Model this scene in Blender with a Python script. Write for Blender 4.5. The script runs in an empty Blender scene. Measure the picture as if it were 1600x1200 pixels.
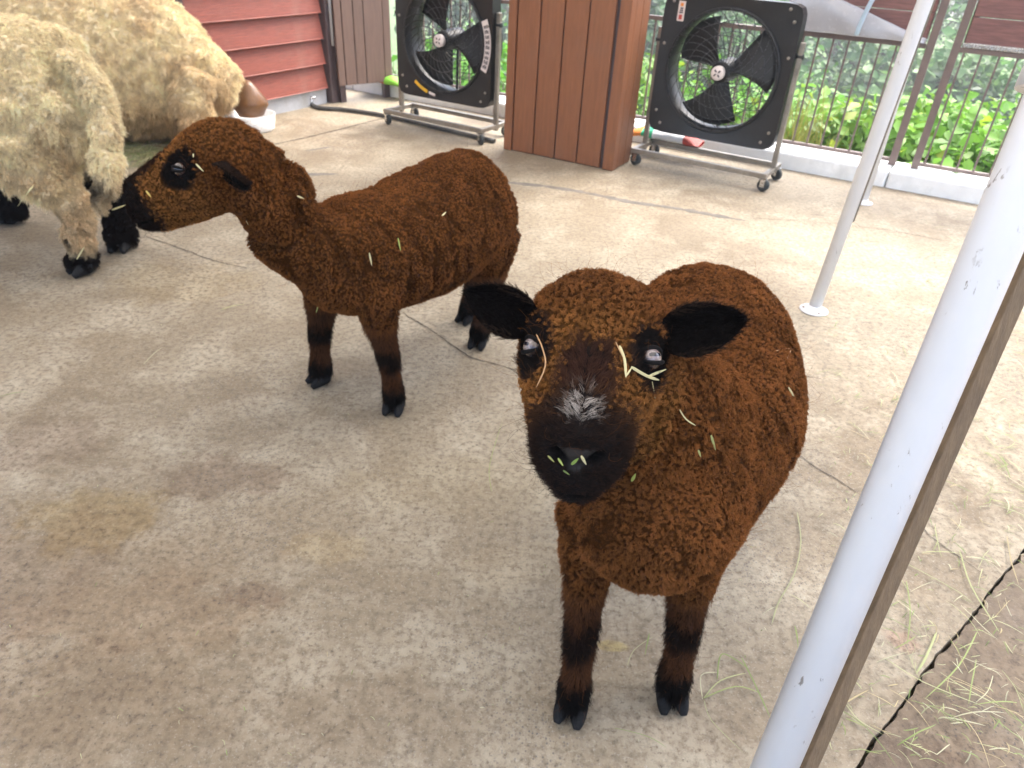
import bpy, math, random
import numpy as np
from mathutils import Matrix, Vector
random.seed(4); RNG = np.random.default_rng(11)
R = math.radians
sc = bpy.context.scene
COL = sc.collection

# ------------------------------------------------------------------ camera
FPX = 1109.0; HC = 1.05
NAD = np.array([706-800., 2320-600.]); _d = np.hypot(*NAD)
PITCH = math.atan(FPX/_d); _nx, _ny = NAD/_d
FW = np.array([0, math.cos(PITCH), -math.sin(PITCH)]); _up = np.array([0, math.sin(PITCH), math.cos(PITCH)])
RT = _ny*np.array([1., 0, 0])-_nx*_up; DN = -_nx*np.array([1., 0, 0])-_ny*_up
CAM = np.array([0, 0, HC])
def ray(x, y):
    v = FW*FPX+RT*(x-800)+DN*(y-600); return v/np.linalg.norm(v)
def G(x, y, z=0.):
    v = ray(x, y); return CAM+v*(z-HC)/v[2]
def atY(x, y, Y):
    v = ray(x, y); return CAM+v*(Y/v[1])
def atD(x, y, d):
    v = ray(x, y); return CAM+v*d/(v@FW)
cd = bpy.data.cameras.new('camera'); cam = bpy.data.objects.new('camera', cd); COL.objects.link(cam)
cd.sensor_width = 36; cd.lens = 36*FPX/1600; cd.clip_start = .02; cd.clip_end = 500
cam.matrix_world = Matrix([[RT[i], -DN[i], -FW[i], CAM[i]] for i in range(3)]+[[0, 0, 0, 1]])
cd.dof.use_dof = True; cd.dof.focus_distance = .80; cd.dof.aperture_fstop = 11
sc.camera = cam

# ------------------------------------------------------------------ sky, sun, exposure
SUN_EL, SUN_AZ = 58, 50          # azimuth clockwise from +Y
w = bpy.data.worlds.new('World'); sc.world = w; w.use_nodes = True
nt = w.node_tree; bg = nt.nodes['Background']
sky = nt.nodes.new('ShaderNodeTexSky'); sky.sky_type = 'NISHITA'; sky.sun_disc = False
sky.sun_elevation = R(SUN_EL); sky.sun_rotation = R(SUN_AZ); sky.dust_density = 4; sky.air_density = 1.0
nt.links.new(sky.outputs[0], bg.inputs[0]); bg.inputs[1].default_value = .13
sd = bpy.data.lights.new('sun', 'SUN'); sd.energy = 1.5; sd.angle = R(45); sd.color = (1, .97, .93)
so = bpy.data.objects.new('sun', sd); COL.objects.link(so)
_s = Vector((math.sin(R(SUN_AZ))*math.cos(R(SUN_EL)), math.cos(R(SUN_AZ))*math.cos(R(SUN_EL)), math.sin(R(SUN_EL))))
so.rotation_euler = _s.to_track_quat('Z', 'Y').to_euler(); so.location = (2, 3, 6)
sc.view_settings.view_transform = 'Standard'; sc.view_settings.look = 'None'
sc.view_settings.exposure = 2.4; sc.view_settings.gamma = 1
sc.cycles.use_denoising = True
sc.cycles.max_bounces = 7; sc.cycles.diffuse_bounces = 3; sc.cycles.glossy_bounces = 3; sc.cycles.transmission_bounces = 4
sc.cycles.transparent_max_bounces = 8; sc.cycles.sample_clamp_indirect = 4
sc.cycles_curves.shape = 'RIBBONS'; sc.cycles_curves.subdivisions = 2

# ------------------------------------------------------------------ helpers
def link(o, parent=None):
    COL.objects.link(o)
    if parent is not None: o.parent = parent
    return o
def tag(o, label, cat, group=None):
    o['label'] = label; o['category'] = cat
    if group: o['group'] = group
    return o
def empty(name, loc=(0, 0, 0), rz=0., label=None, cat=None, group=None):
    o = bpy.data.objects.new(name, None); o.empty_display_size = .05; link(o)
    o.location = loc; o.rotation_euler = (0, 0, rz)
    if label: tag(o, label, cat, group)
    return o

class MB:
    def __init__(s): s.v = []; s.f = []; s.sm = []; s.mi = []
    def add(s, v, f, smooth=False, mi=0):
        b = len(s.v); s.v += [tuple(float(c) for c in p) for p in v]
        s.f += [tuple(i+b for i in q) for q in f]; s.sm += [smooth]*len(f); s.mi += [mi]*len(f); return s
    def box(s, lo, hi, M=None, mi=0):
        x0, y0, z0 = lo; x1, y1, z1 = hi
        v = [(x0,y0,z0),(x1,y0,z0),(x1,y1,z0),(x0,y1,z0),(x0,y0,z1),(x1,y0,z1),(x1,y1,z1),(x0,y1,z1)]
        if M is not None: v = [tuple(M @ Vector(p)) for p in v]
        return s.add(v, [(0,3,2,1),(4,5,6,7),(0,1,5,4),(1,2,6,5),(2,3,7,6),(3,0,4,7)], mi=mi)
    def tube(s, pts, r, n=10, cap=True, smooth=True, mi=0):
        pts = [np.asarray(p, float) for p in pts]; m = len(pts)
        rs = r if hasattr(r, '__len__') else [r]*m
        T = [pts[min(i+1, m-1)]-pts[max(i-1, 0)] for i in range(m)]
        T = [t/(np.linalg.norm(t)+1e-12) for t in T]
        a = np.array([0, 0, 1.]) if abs(T[0][2]) < .9 else np.array([1., 0, 0])
        X = np.cross(T[0], a); X /= np.linalg.norm(X); v = []
        for i in range(m):
            X = X-T[i]*(X@T[i]); X /= np.linalg.norm(X); Y = np.cross(T[i], X)
            for k in range(n):
                t = 2*math.pi*k/n; v.append(pts[i]+rs[i]*(math.cos(t)*X+math.sin(t)*Y))
        f = [(i*n+k, i*n+(k+1) % n, (i+1)*n+(k+1) % n, (i+1)*n+k) for i in range(m-1) for k in range(n)]
        s.add(v, f, smooth, mi)
        if cap:
            b = len(s.v)-len(v)
            s.f += [tuple(b+k for k in reversed(range(n))), tuple(b+(m-1)*n+k for k in range(n))]; s.sm += [False]*2; s.mi += [mi]*2
        return s
    def lathe(s, prof, n=32, M=None, smooth=True, close=False, mi=0):
        m = len(prof); v = []
        for (r, z) in prof:
            for k in range(n):
                t = 2*math.pi*k/n; p = Vector((r*math.cos(t), r*math.sin(t), z)); v.append(tuple(M @ p) if M is not None else tuple(p))
        rng = m if close else m-1
        f = [(i*n+k, i*n+(k+1) % n, ((i+1) % m)*n+(k+1) % n, ((i+1) % m)*n+k) for i in range(rng) for k in range(n)]
        return s.add(v, f, smooth, mi)
    def prism(s, poly, z0, z1, M=None, mi=0):
        n = len(poly); v = [(x, y, z0) for x, y in poly]+[(x, y, z1) for x, y in poly]
        if M is not None: v = [tuple(M @ Vector(p)) for p in v]
        f = [tuple(reversed(range(n))), tuple(range(n, 2*n))]+[(k, (k+1) % n, n+(k+1) % n, n+k) for k in range(n)]
        return s.add(v, f, mi=mi)
    def mesh(s, name, mats):
        me = bpy.data.meshes.new(name); me.from_pydata(s.v, [], s.f); me.update()
        me.polygons.foreach_set('use_smooth', s.sm); me.polygons.foreach_set('material_index', s.mi)
        for m in (mats if isinstance(mats, (list, tuple)) else [mats]): me.materials.append(m)
        return me
    def build(s, name, mats, parent=None, bevel=0, seg=2):
        o = bpy.data.objects.new(name, s.mesh(name, mats)); link(o, parent)
        if bevel:
            b = o.modifiers.new('bevel', 'BEVEL'); b.width = bevel; b.segments = seg; b.limit_method = 'ANGLE'; b.angle_limit = R(40)
        return o

# ------------------------------------------------------------------ materials
class NT:
    def __init__(s, m): s.t = m.node_tree; s.n = s.t.nodes; s.l = s.t.links
    def new(s, typ, **kw):
        n = s.n.new(typ)
        for k, v in kw.items():
            if k.startswith('i_'):
                key = k[2:]; key = int(key) if key.isdigit() else key.replace('_', ' ')
                if hasattr(v, 'is_output'): s.l.new(v, n.inputs[key])
                else: n.inputs[key].default_value = v
            else: setattr(n, k, v)
        return n
    def coord(s, kind='Object', scale=(1, 1, 1), rot=(0, 0, 0)):
        c = s.new('ShaderNodeTexCoord'); m = s.new('ShaderNodeMapping', i_Scale=scale, i_Rotation=rot, i_Vector=c.outputs[kind]); return m.outputs[0]
    def noise(s, vec, scale, detail=4, rough=.55, dist=0.):
        return s.new('ShaderNodeTexNoise', i_Vector=vec, i_Scale=scale, i_Detail=detail, i_Roughness=rough, i_Distortion=dist).outputs[0]
    def ramp(s, f, a, b):
        return s.new('ShaderNodeMapRange', i_0=f, i_1=a, i_2=b).outputs[0]
    def mix(s, fac, a, b, mode='MIX'):
        n = s.new('ShaderNodeMix', data_type='RGBA', blend_type=mode)
        for i, v in ((0, fac), (6, a), (7, b)):
            if hasattr(v, 'is_output'): s.l.new(v, n.inputs[i])
            else: n.inputs[i].default_value = (*v, 1) if hasattr(v, '__len__') and len(v) == 3 else v
        return n.outputs[2]
    def math(s, op, a, b=0.):
        n = s.new('ShaderNodeMath', operation=op)
        for i, v in ((0, a), (1, b)):
            if hasattr(v, 'is_output'): s.l.new(v, n.inputs[i])
            else: n.inputs[i].default_value = v
        return n.outputs[0]
def newmat(name):
    m = bpy.data.materials.new(name); m.use_nodes = True; t = NT(m); return m, t, t.n['Principled BSDF']
def mat(name, col, rough=.6, var=.2, scale=9, metal=0., stretch=(1, 1, 1), bump=.0, bscale=60, spec=.5, dirt=None, dirt_amt=.5, coat=0.):
    m, t, b = newmat(name)
    v = t.coord('Object', stretch); n1 = t.noise(v, scale, 5, .6); n2 = t.noise(v, scale*6, 3, .6)
    c = np.array(col)
    out = t.mix(t.ramp(n1, .3, .7), tuple(c*(1-var)), tuple(np.minimum(c*(1+var), 1)))
    out = t.mix(t.math('MULTIPLY', t.ramp(n2, .45, .75), .35), out, tuple(c*(1-1.5*var if var < .6 else .1)))
    if dirt is not None:
        g = t.coord('Object'); d = t.ramp(t.noise(g, 5, 6, .7, .4), .52, .72)
        out = t.mix(t.math('MULTIPLY', d, dirt_amt), out, dirt)
    t.l.new(out, b.inputs['Base Color'])
    b.inputs['Metallic'].default_value = metal; b.inputs['Specular IOR Level'].default_value = spec; b.inputs['Coat Weight'].default_value = coat
    t.l.new(t.new('ShaderNodeMapRange', i_0=n2, i_1=.3, i_2=.7, i_3=max(rough-.1, .03), i_4=min(rough+.1, 1)).outputs[0], b.inputs['Roughness'])
    if bump:
        bn = t.new('ShaderNodeBump', i_Strength=bump, i_Distance=.004, i_Height=t.noise(v, bscale, 4, .6)); t.l.new(bn.outputs[0], b.inputs['Normal'])
    return m
M = {}
M['black_metal'] = mat('black_metal', (.007, .007, .008), .42, .3, 14, dirt=(.03, .03, .033), dirt_amt=.35, bump=.05)
M['wire'] = mat('wire', (.02, .02, .022), .3, .2, 14, spec=.7)
M['blade'] = mat('blade', (.005, .005, .0055), .5, .3, 10, dirt=(.018, .018, .018), dirt_amt=.3)
M['steel'] = mat('steel', (.30, .27, .23), .42, .2, 12, metal=.6, dirt=(.12, .10, .08), dirt_amt=.5)
M['chrome'] = mat('chrome', (.6, .6, .6), .25, .1, 20, metal=1.)
M['rubber'] = mat('rubber', (.03, .035, .035), .7, .3, 20, dirt=(.15, .14, .12), dirt_amt=.5)
M['white_paint'] = mat('white_paint', (.74, .75, .77), .28, .03, 6, dirt=(.55, .53, .49), dirt_amt=.25, spec=.6, coat=.15)
M['rust'] = mat('rust', (.18, .12, .07), .8, .4, 20)
M['siding'] = mat('siding', (.24, .058, .036), .5, .25, 4, stretch=(3, 40, 40), bump=.5, bscale=8, dirt=(.26, .11, .08), dirt_amt=.5)
M['board'] = mat('board', (.22, .084, .036), .5, .16, 5, stretch=(14, 14, 1.2), bump=.15, bscale=20, dirt=(.19, .09, .05), dirt_amt=.4)
M['board_grey'] = mat('board_grey', (.17, .105, .08), .55, .15, 5, stretch=(14, 14, 1.2), bump=.1, bscale=20)
M['post_brown'] = mat('post_brown', (.075, .05, .052), .45, .15, 6)
M['fence_metal'] = mat('fence_metal', (.16, .115, .10), .45, .15, 8, dirt=(.22, .17, .15), dirt_amt=.4)
M['skirting'] = mat('skirting', (.42, .43, .45), .8, .12, 8, bump=.2, dirt=(.3, .26, .2), dirt_amt=.5)
M['kerb'] = mat('kerb', (.84, .85, .85), .85, .08, 6, bump=.4, bscale=90, dirt=(.5, .5, .47), dirt_amt=.4)
M['timber'] = mat('timber', (.17, .115, .065), .7, .25, 4, stretch=(30, 30, 1.5), bump=.3, bscale=12, dirt=(.1, .07, .045), dirt_amt=.6)
M['plastic_white'] = mat('plastic_white', (.80, .80, .80), .3, .04, 8)
M['sheet_grey'] = mat('sheet_grey', (.42, .42, .45), .22, .08, 6, spec=.6)
M['screen_plank'] = mat('screen_plank', (.19, .085, .075), .4, .3, 4, stretch=(3, 40, 40), bump=.25, bscale=8)
M['label_white'] = mat('label_white', (.68, .60, .57), .5, .06, 30)
M['ink'] = mat('ink', (.03, .02, .03), .6, .1)
M['ink_red'] = mat('ink_red', (.45, .05, .03), .6, .1)
M['ink_orange'] = mat('ink_orange', (.75, .25, .03), .6, .1)
M['yellow'] = mat('yellow', (.75, .42, .02), .5, .15)
M['green_print'] = mat('green_print', (.02, .42, .20), .5, .1)
M['lime_print'] = mat('lime_print', (.22, .55, .05), .5, .1)
M['clay'] = mat('clay', (.16, .075, .03), .35, .25, 10, bump=.2, bscale=20)
M['hose'] = mat('hose', (.06, .06, .058), .5, .2, 10, dirt=(.2, .18, .14), dirt_amt=.5)
M['crack'] = mat('crack', (.075, .06, .048), .95, .4, 60)
M['sealant'] = mat('sealant', (.16, .145, .125), .9, .25, 16)
M['soil'] = mat('soil', (.09, .075, .045), .95, .3, 3)
M['hoof'] = mat('hoof', (.010, .010, .011), .75, .5, 50, bump=.3, bscale=120, dirt=(.035, .032, .030), dirt_amt=.5, spec=.2)
M['strap'] = mat('strap', (.45, .58, .68), .4, .1)

def attr_mat(name, attr='col', rough=.8, spec=.2, trans=0., kind='GEOMETRY'):
    m, t, b = newmat(name)
    a = t.new('ShaderNodeAttribute', attribute_name=attr); t.l.new(a.outputs[0], b.inputs['Base Color'])
    b.inputs['Roughness'].default_value = rough; b.inputs['Specular IOR Level'].default_value = spec
    if trans:
        tr = t.new('ShaderNodeBsdfTranslucent', i_Color=a.outputs[0]); mx = t.new('ShaderNodeMixShader', i_0=trans)
        t.l.new(b.outputs[0], mx.inputs[1]); t.l.new(tr.outputs[0], mx.inputs[2]); t.l.new(mx.outputs[0], t.n['Material Output'].inputs[0])
    return m
M['wool'] = attr_mat('wool', rough=.8, spec=.05)
M['white_wool'] = attr_mat('white_wool', rough=.85, spec=.1, trans=.42)
def skin_mat():
    m = attr_mat('skin', rough=.95, spec=.05); t = NT(m); b = t.n['Principled BSDF']; wt = t.new('ShaderNodeAttribute', attribute_name='wet').outputs[2]
    t.l.new(t.new('ShaderNodeMapRange', i_0=wt, i_3=.95, i_4=.5).outputs[0], b.inputs['Roughness']); t.l.new(t.new('ShaderNodeMapRange', i_0=wt, i_3=.03, i_4=.25).outputs[0], b.inputs['Specular IOR Level'])
    n = t.noise(t.coord('Object'), 700, 3); bn = t.new('ShaderNodeBump', i_Strength=.5, i_Distance=.0008, i_Height=n); t.l.new(bn.outputs[0], b.inputs['Normal']); return m
M['skin'] = skin_mat()
M['leaf'] = attr_mat('leaf', rough=.5, spec=.4, trans=.35)
M['hay'] = attr_mat('hay', rough=.6, spec=.3, trans=.2)
M['bark'] = mat('bark', (.10, .075, .05), .9, .3, 8, bump=.4)

def concrete(tint=None):
    m, t, b = newmat('concrete'); P = t.coord('Object')
    big = t.noise(P, 1.1, 5, .6, .3); mid = t.noise(P, 5, 6, .65, .2); fine = t.noise(P, 60, 5, .7); grit = t.noise(P, 260, 2, .5)
    c = t.mix(t.ramp(big, .32, .68), (.175, .132, .080), (.330, .280, .198))
    c = t.mix(t.math('MULTIPLY', t.ramp(mid, .44, .64), .75), c, (.40, .352, .265))
    c = t.mix(t.math('MULTIPLY', t.ramp(fine, .44, .66), .75), c, (.125, .095, .062))
    c = t.mix(t.math('MULTIPLY', t.ramp(t.noise(P, 170, 4, .7), .55, .72), .6), c, (.42, .39, .33))
    c = t.mix(t.math('MULTIPLY', t.ramp(t.noise(P, 120, 3, .6), .60, .72), .6), c, (.085, .065, .045))
    # trowel streaks
    for sc_, rot, amt in (((90, 5, 1), .5, .22), ((70, 4, 1), -.75, .18)):
        Q = t.coord('Object', sc_, (0, 0, rot)); st = t.noise(Q, 1, 4, .6)
        c = t.mix(t.math('MULTIPLY', t.ramp(st, .56, .74), amt), c, (.17, .135, .10))
    # organic stains of their own shape, and pale patches painting daylight on the right
    sep = t.new('ShaderNodeSeparateXYZ', i_0=t.new('ShaderNodeTexCoord').outputs['Object'])
    wob = t.noise(P, 9, 10, .75); grain = t.ramp(t.noise(P, 75, 6, .7), .30, .62)
    for (px, py, rx, ry, colr, amt) in STAINS_AND_LIGHT:
        g = G(px, py)
        dx = t.math('DIVIDE', t.math('SUBTRACT', sep.outputs[0], g[0]), rx); dy = t.math('DIVIDE', t.math('SUBTRACT', sep.outputs[1], g[1]), ry)
        d = t.math('SQRT', t.math('ADD', t.math('MULTIPLY', dx, dx), t.math('MULTIPLY', dy, dy)))
        d = t.math('ADD', d, t.math('MULTIPLY', t.math('SUBTRACT', wob, .5), 2.4))
        f = t.new('ShaderNodeMapRange', i_0=d, i_1=1.0, i_2=.55, interpolation_type='SMOOTHSTEP').outputs[0]; f = t.math('MULTIPLY', f, t.math('ADD', t.math('MULTIPLY', grain, .55), .55)); f = t.math('MINIMUM', f, 1.)
        q = tuple(min(1.6, x/y) for x, y in zip(colr, (.225, .190, .138))); c = t.mix(t.math('MULTIPLY', f, min(1., amt*1.1)), c, q, 'MULTIPLY')
    # exposed aggregate
    vo = t.new('ShaderNodeTexVoronoi', i_Vector=P, i_Scale=190.); sp = t.ramp(vo.outputs[0], .42, .20)
    patch = t.ramp(t.noise(P, 2.3, 4, .6), .46, .62); rnd = t.new('ShaderNodeSeparateXYZ', i_0=vo.outputs[1])
    k = t.math('MULTIPLY', t.math('MULTIPLY', sp, patch), t.ramp(rnd.outputs[0], .52, .62))
    c = t.mix(t.math('MULTIPLY', k, .8), c, (.10, .095, .095))
    dist = t.new('ShaderNodeVectorMath', operation='ADD', i_0=P, i_1=t.new('ShaderNodeVectorMath', operation='SCALE', i_0=t.new('ShaderNodeTexNoise', i_Vector=P, i_Scale=4., i_Detail=6.).outputs[1], i_Scale=.22).outputs[0]).outputs[0]
    cr = t.new('ShaderNodeTexVoronoi', feature='DISTANCE_TO_EDGE', i_Vector=dist, i_Scale=3.2); line = t.ramp(cr.outputs[0], .010, .002)
    c = t.mix(t.math('MULTIPLY', t.math('MULTIPLY', line, t.ramp(t.noise(P, 1.7, 3), .50, .64)), .45), c, (.10, .08, .06))
    vo2 = t.new('ShaderNodeTexVoronoi', i_Vector=P, i_Scale=34.); r2 = t.new('ShaderNodeSeparateXYZ', i_0=vo2.outputs[1])
    k2 = t.math('MULTIPLY', t.ramp(vo2.outputs[0], .16, .06), t.ramp(r2.outputs[1], .86, .92))
    c = t.mix(t.math('MULTIPLY', k2, .7), c, (.07, .05, .035))
    if tint: c = t.mix(1., c, tint, 'MULTIPLY')
    t.l.new(c, b.inputs['Base Color'])
    t.l.new(t.new('ShaderNodeMapRange', i_0=mid, i_1=.3, i_2=.7, i_3=.62, i_4=.92).outputs[0], b.inputs['Roughness'])
    h = t.math('ADD', t.math('MULTIPLY', fine, .6), t.math('ADD', t.math('MULTIPLY', grit, .35), t.math('MULTIPLY', k, -.5)))
    bn = t.new('ShaderNodeBump', i_Strength=.45, i_Distance=.0025, i_Height=h); t.l.new(bn.outputs[0], b.inputs['Normal'])
    return m
BR, YL, PK, LIT_GR = (.125, .085, .055), (.20, .145, .06), (.168, .130, .086), (.36, .355, .35)  # last tone paints open-side daylight onto the right of the floor
STAINS_AND_LIGHT = [(345, 745, .16, .085, BR, .55), (150, 810, .17, .12, YL, .55), (70, 690, .16, .12, BR, .45), (390, 925, .08, .04, BR, .6), (300, 850, .22, .16, PK, .4),
          (100, 1080, .22, .12, PK, .5), (600, 1110, .25, .08, PK, .35), (520, 860, .10, .05, (.30, .24, .14), .4), (280, 440, .3, .2, YL, .25), (560, 560, .12, .08, PK, .3),
          (1010, 1000, .09, .07, PK, .4), (960, 1010, .03, .012, (.33, .27, .10), .5), (1300, 900, .2, .15, LIT_GR, .35), (1380, 640, .5, .5, LIT_GR, .35), (1420, 400, .7, .7, LIT_GR, .35),
          (1100, 1130, .14, .06, PK, .45), (1480, 1130, .12, .10, PK, .6), (1560, 1050, .10, .12, PK, .5), (1420, 1190, .1, .06, BR, .5), (1410, 1000, .04, .03, (.22, .13, .09), .5), (60, 1000, .45, .35, (.18, .14, .092), .5), (330, 1120, .4, .2, (.19, .15, .10), .4), (30, 900, .2, .2, BR, .35), (200, 960, .25, .12, (.2, .145, .09), .4), (700, 760, .3, .12, (.24, .2, .13), .3), (820, 880, .16, .08, (.25, .2, .13), .35), (900, 310, .1, .02, BR, .2)]
M['concrete'] = concrete(); M['concrete_old'] = concrete((.62, .57, .545))

# ------------------------------------------------------------------ noise (numpy) for geometry
def _h(ix, iy, iz):
    n = (ix*374761393+iy*668265263+iz*2147483647) & 0xffffffff
    n = ((n ^ (n >> 13))*1274126177) & 0xffffffff
    return ((n ^ (n >> 16)) & 0xffff)/65535.
def vnoise(p):
    p = np.asarray(p, float)+1000.; i = np.floor(p).astype(np.int64); f = p-i; u = f*f*(3-2*f); r = 0
    for dx in (0, 1):
        for dy in (0, 1):
            for dz in (0, 1):
                wgt = (u[:, 0] if dx else 1-u[:, 0])*(u[:, 1] if dy else 1-u[:, 1])*(u[:, 2] if dz else 1-u[:, 2])
                r = r+wgt*_h(i[:, 0]+dx, i[:, 1]+dy, i[:, 2]+dz)
    return r
def fbm(p, o=3):
    r = 0; a = .5; s = 0
    for k in range(o): r = r+a*vnoise(np.asarray(p)*2**k+17.3*k); s += a; a *= .5
    return r/s
def sstep(x, a, b):
    t = np.clip((x-a)/(b-a), 0, 1); return t*t*(3-2*t)

# ------------------------------------------------------------------ pen frame
AB = R(-29.); U = np.array([math.cos(AB), math.sin(AB), 0]); V = np.array([-math.sin(AB), math.cos(AB), 0])
K0 = G(1215, 262)                               # a point on the inner foot of the kerb
KV = K0 @ V; KU = K0 @ U
def BF(u, v, z=0.): return U*u+V*v+np.array([0, 0, z])
BM = Matrix([[U[i], V[i], (0, 0, 1)[i], 0] for i in range(3)]+[[0, 0, 0, 1]])

# ================================================================== SETTING
def jag(n, amp, seed):
    r = np.random.default_rng(seed); x = r.normal(0, 1, n); y = np.convolve(x, [.25, .5, .25], 'same'); return amp*(y+.35*r.normal(0, 1, n))
CA = G(1338, 1200); CB = G(1600, 846); CDIR = (CB-CA)/np.linalg.norm(CB-CA); CNL = np.array([-CDIR[1], CDIR[0], 0])
VEND = KV+.12
s_end = (VEND-CA@V)/(CDIR@V)
ss = np.concatenate([np.arange(-5, -.4, .25), np.arange(-.4, 1.6, .012), np.arange(1.6, s_end, .1), [s_end]])
j1 = jag(len(ss), .0016, 5)+.005*np.sin(ss*7)+.002*np.sin(ss*23+1); gap = .003+.0035*np.abs(jag(len(ss), 1, 8))
edgeA = [CA+CDIR*s+CNL*a for s, a in zip(ss, j1)]; edgeB = [CA+CDIR*s+CNL*(a-g) for s, a, g in zip(ss, j1, gap)]
def slab(name, poly, ztop, ne, col):
    """flat sheet whose first ne vertices are the broken edge, turned down 4 cm into the joint"""
    n = len(poly); mb = MB()
    v = [(p[0], p[1], ztop) for p in poly]; mb.add(v, [tuple(range(n))])
    e = [(p[0], p[1], ztop-.04) for p in poly[:ne]]; b = len(mb.v); mb.v += e
    for i in range(ne-1): mb.f.append((i, b+i, b+i+1, i+1)); mb.sm.append(False); mb.mi.append(0)
    o = mb.build(name, M[col or 'concrete']); o['kind'] = 'structure'; return o
slab('concrete_floor', edgeA+[BF(-7, VEND), BF(-7, -7)], 0., len(edgeA), 0)
slab('concrete_apron', edgeB[::-1]+[BF(8, -7), BF(8, VEND)], -.006, len(edgeB), 'concrete_old')
mb = MB(); mb.add([BF(-9, -9, -.045), BF(9, -9, -.045), BF(9, VEND, -.045), BF(-9, VEND, -.045)], [(0, 1, 2, 3)])
o = mb.build('ground', M['soil']); o['kind'] = 'structure'
floor = bpy.data.objects['concrete_floor']
def strip(name, px, wid, m, seed, z=.0018, jitter=.004, parent=floor, n_per=.012):
    P = [G(*p) for p in px]; pts = []
    for a, b in zip(P[:-1], P[1:]):
        k = max(2, int(np.linalg.norm(b-a)/n_per)); pts += [a+(b-a)*i/k for i in range(k)]
    pts.append(P[-1]); pts = np.array(pts); n = len(pts)
    T = np.gradient(pts, axis=0); T /= np.linalg.norm(T, axis=1)[:, None]; N = np.stack([-T[:, 1], T[:, 0], 0*T[:, 0]], 1)
    r = np.random.default_rng(seed); c = np.cumsum(r.normal(0, 1, n)); c = c-np.linspace(c[0], c[-1], n)
    pts = pts+N*(c*jitter*.35)[:, None]; ww = wid*(.35+.9*r.random(n))*np.clip(np.minimum(np.arange(n), np.arange(n)[::-1])/4+.15, 0, 1)
    L = pts+N*ww[:, None]/2; Rr = pts-N*ww[:, None]/2
    mb = MB(); mb.add([(p[0], p[1], z) for p in L]+[(p[0], p[1], z) for p in Rr], [(i, n+i, n+i+1, i+1) for i in range(n-1)])
    return mb.build(name, m, parent)
strip('floor_crack', [(222, 368), (300, 396), (345, 412), (402, 422)], .0035, M['crack'], 1)
strip('floor_crack', [(628, 488), (680, 520), (730, 556), (800, 577), (850, 590)], .0038, M['crack'], 2)
strip('floor_crack', [(1235, 700), (1268, 726), (1300, 745), (1345, 775)], .0032, M['crack'], 3, jitter=.002)
strip('floor_crack', [(1420, 800), (1452, 838), (1500, 872), (1545, 905)], .0022, M['crack'], 4, jitter=.002)
strip('floor_crack', [(1160, 340), (1300, 350), (1400, 362), (1480, 378)], .003, M['crack'], 6)
strip('sealed_joint', [(780, 284), (850, 291), (905, 300), (985, 316), (1060, 326), (1165, 345)], .045, M['sealant'], 7, z=.001, n_per=.03)
strip('sealed_joint', [(425, 268), (470, 272), (530, 272)], .05, M['sealant'], 8, z=.001, n_per=.03)
strip('floor_crack', [(400, 232), (470, 217), (530, 203), (580, 190), (612, 183)], .012, M['crack'], 9, n_per=.03)
strip('sealed_joint', [(478, 236), (516, 230)], .05, M['sealant'], 12, z=.0012, n_per=.03)

# kerb: a poured concrete strip, with its own bay joints
kerb = empty('kerb', BF(KU, KV, 0), AB, 'bright white concrete kerb running under the metal railing', 'kerb')
for i in range(-5, 6):
    MB().box((i*1.2+.55, 0, -.03), (i*1.2+1.745, .24, .085)).build('kerb_stone', M['kerb'], kerb, .012)

# terrain falling away behind the kerb
def terr(u, v):
    d = v-VEND-.1
    return -.22-2.1*sstep(d, .1, 4.5)-.9*sstep(d, 4, 14)+.05*np.maximum(d-16, 0)+.25*(fbm(np.stack([u*.35, v*.35, 0*u], -1).reshape(-1, 3)).reshape(u.shape)-.5)
us = np.concatenate([np.arange(-30, -6, 2.), np.arange(-6, 10, .5), np.arange(10, 44, 2.)]); vs = VEND+.12+np.concatenate([np.arange(0, 6, .4), np.arange(6, 46, 2.)])
UU, VV = np.meshgrid(us, vs); ZZ = terr(UU, VV)
pts = UU[..., None]*U+VV[..., None]*V; pts[..., 2] = ZZ; nu = len(us)
mb = MB(); mb.add(pts.reshape(-1, 3), [(j*nu+i, j*nu+i+1, (j+1)*nu+i+1, (j+1)*nu+i) for j in range(len(vs)-1) for i in range(nu-1)], True)
M['meadow'] = mat('meadow', (.10, .17, .035), .9, .35, 1.2, bump=.5, bscale=20, dirt=(.16, .2, .06), dirt_amt=.6)
o = mb.build('terrain', M['meadow']); o['kind'] = 'structure'

# ------------------------------------------------------------------ left building wall
W0 = G(417, 182)
wall = empty('building_wall', W0, AB+R(90), 'red brown clapboard wall on a grey concrete footing behind the lying sheep', 'wall')
MB().box((-.47, .004, -.02), (.535, .25, .106)).build('footing', M['skirting'], wall, .004)
MB().box((-.47, .035, .106), (.52, .22, 2.5)).build('wall_core', M['post_brown'], wall)
bm_ = MB(); prof = [(-.022, 0), (-.017, .004), (.012, .151), (.034, .151), (.034, 0)]
v = [(-.47, y, z) for y, z in prof]+[(.53, y, z) for y, z in prof]
bm_.add(v, [(0, 1, 2, 3, 4), (9, 8, 7, 6, 5)]+[(k, 5+k, 5+(k+1) % 5, (k+1) % 5) for k in range(5)])
sme = bm_.mesh('siding_board', M['siding'])
for i in range(16):
    o = bpy.data.objects.new('siding_board', sme); link(o, wall); o.location = (random.uniform(-.2, .0)*0, random.uniform(-.002, .002), .098+i*.1475)
MB().box((.545, -.035, -.01), (.615, .05, 2.5)).build('corner_post', M['post_brown'], wall, .006)
MB().box((-.535, -.03, -.01), (-.473, .25, 2.5)).build('corner_post', M['post_brown'], wall, .006)
MB().box((-.55, .26, -.02), (-.49, 1.6, 2.5)).build('return_panel', M['board'], wall)
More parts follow.
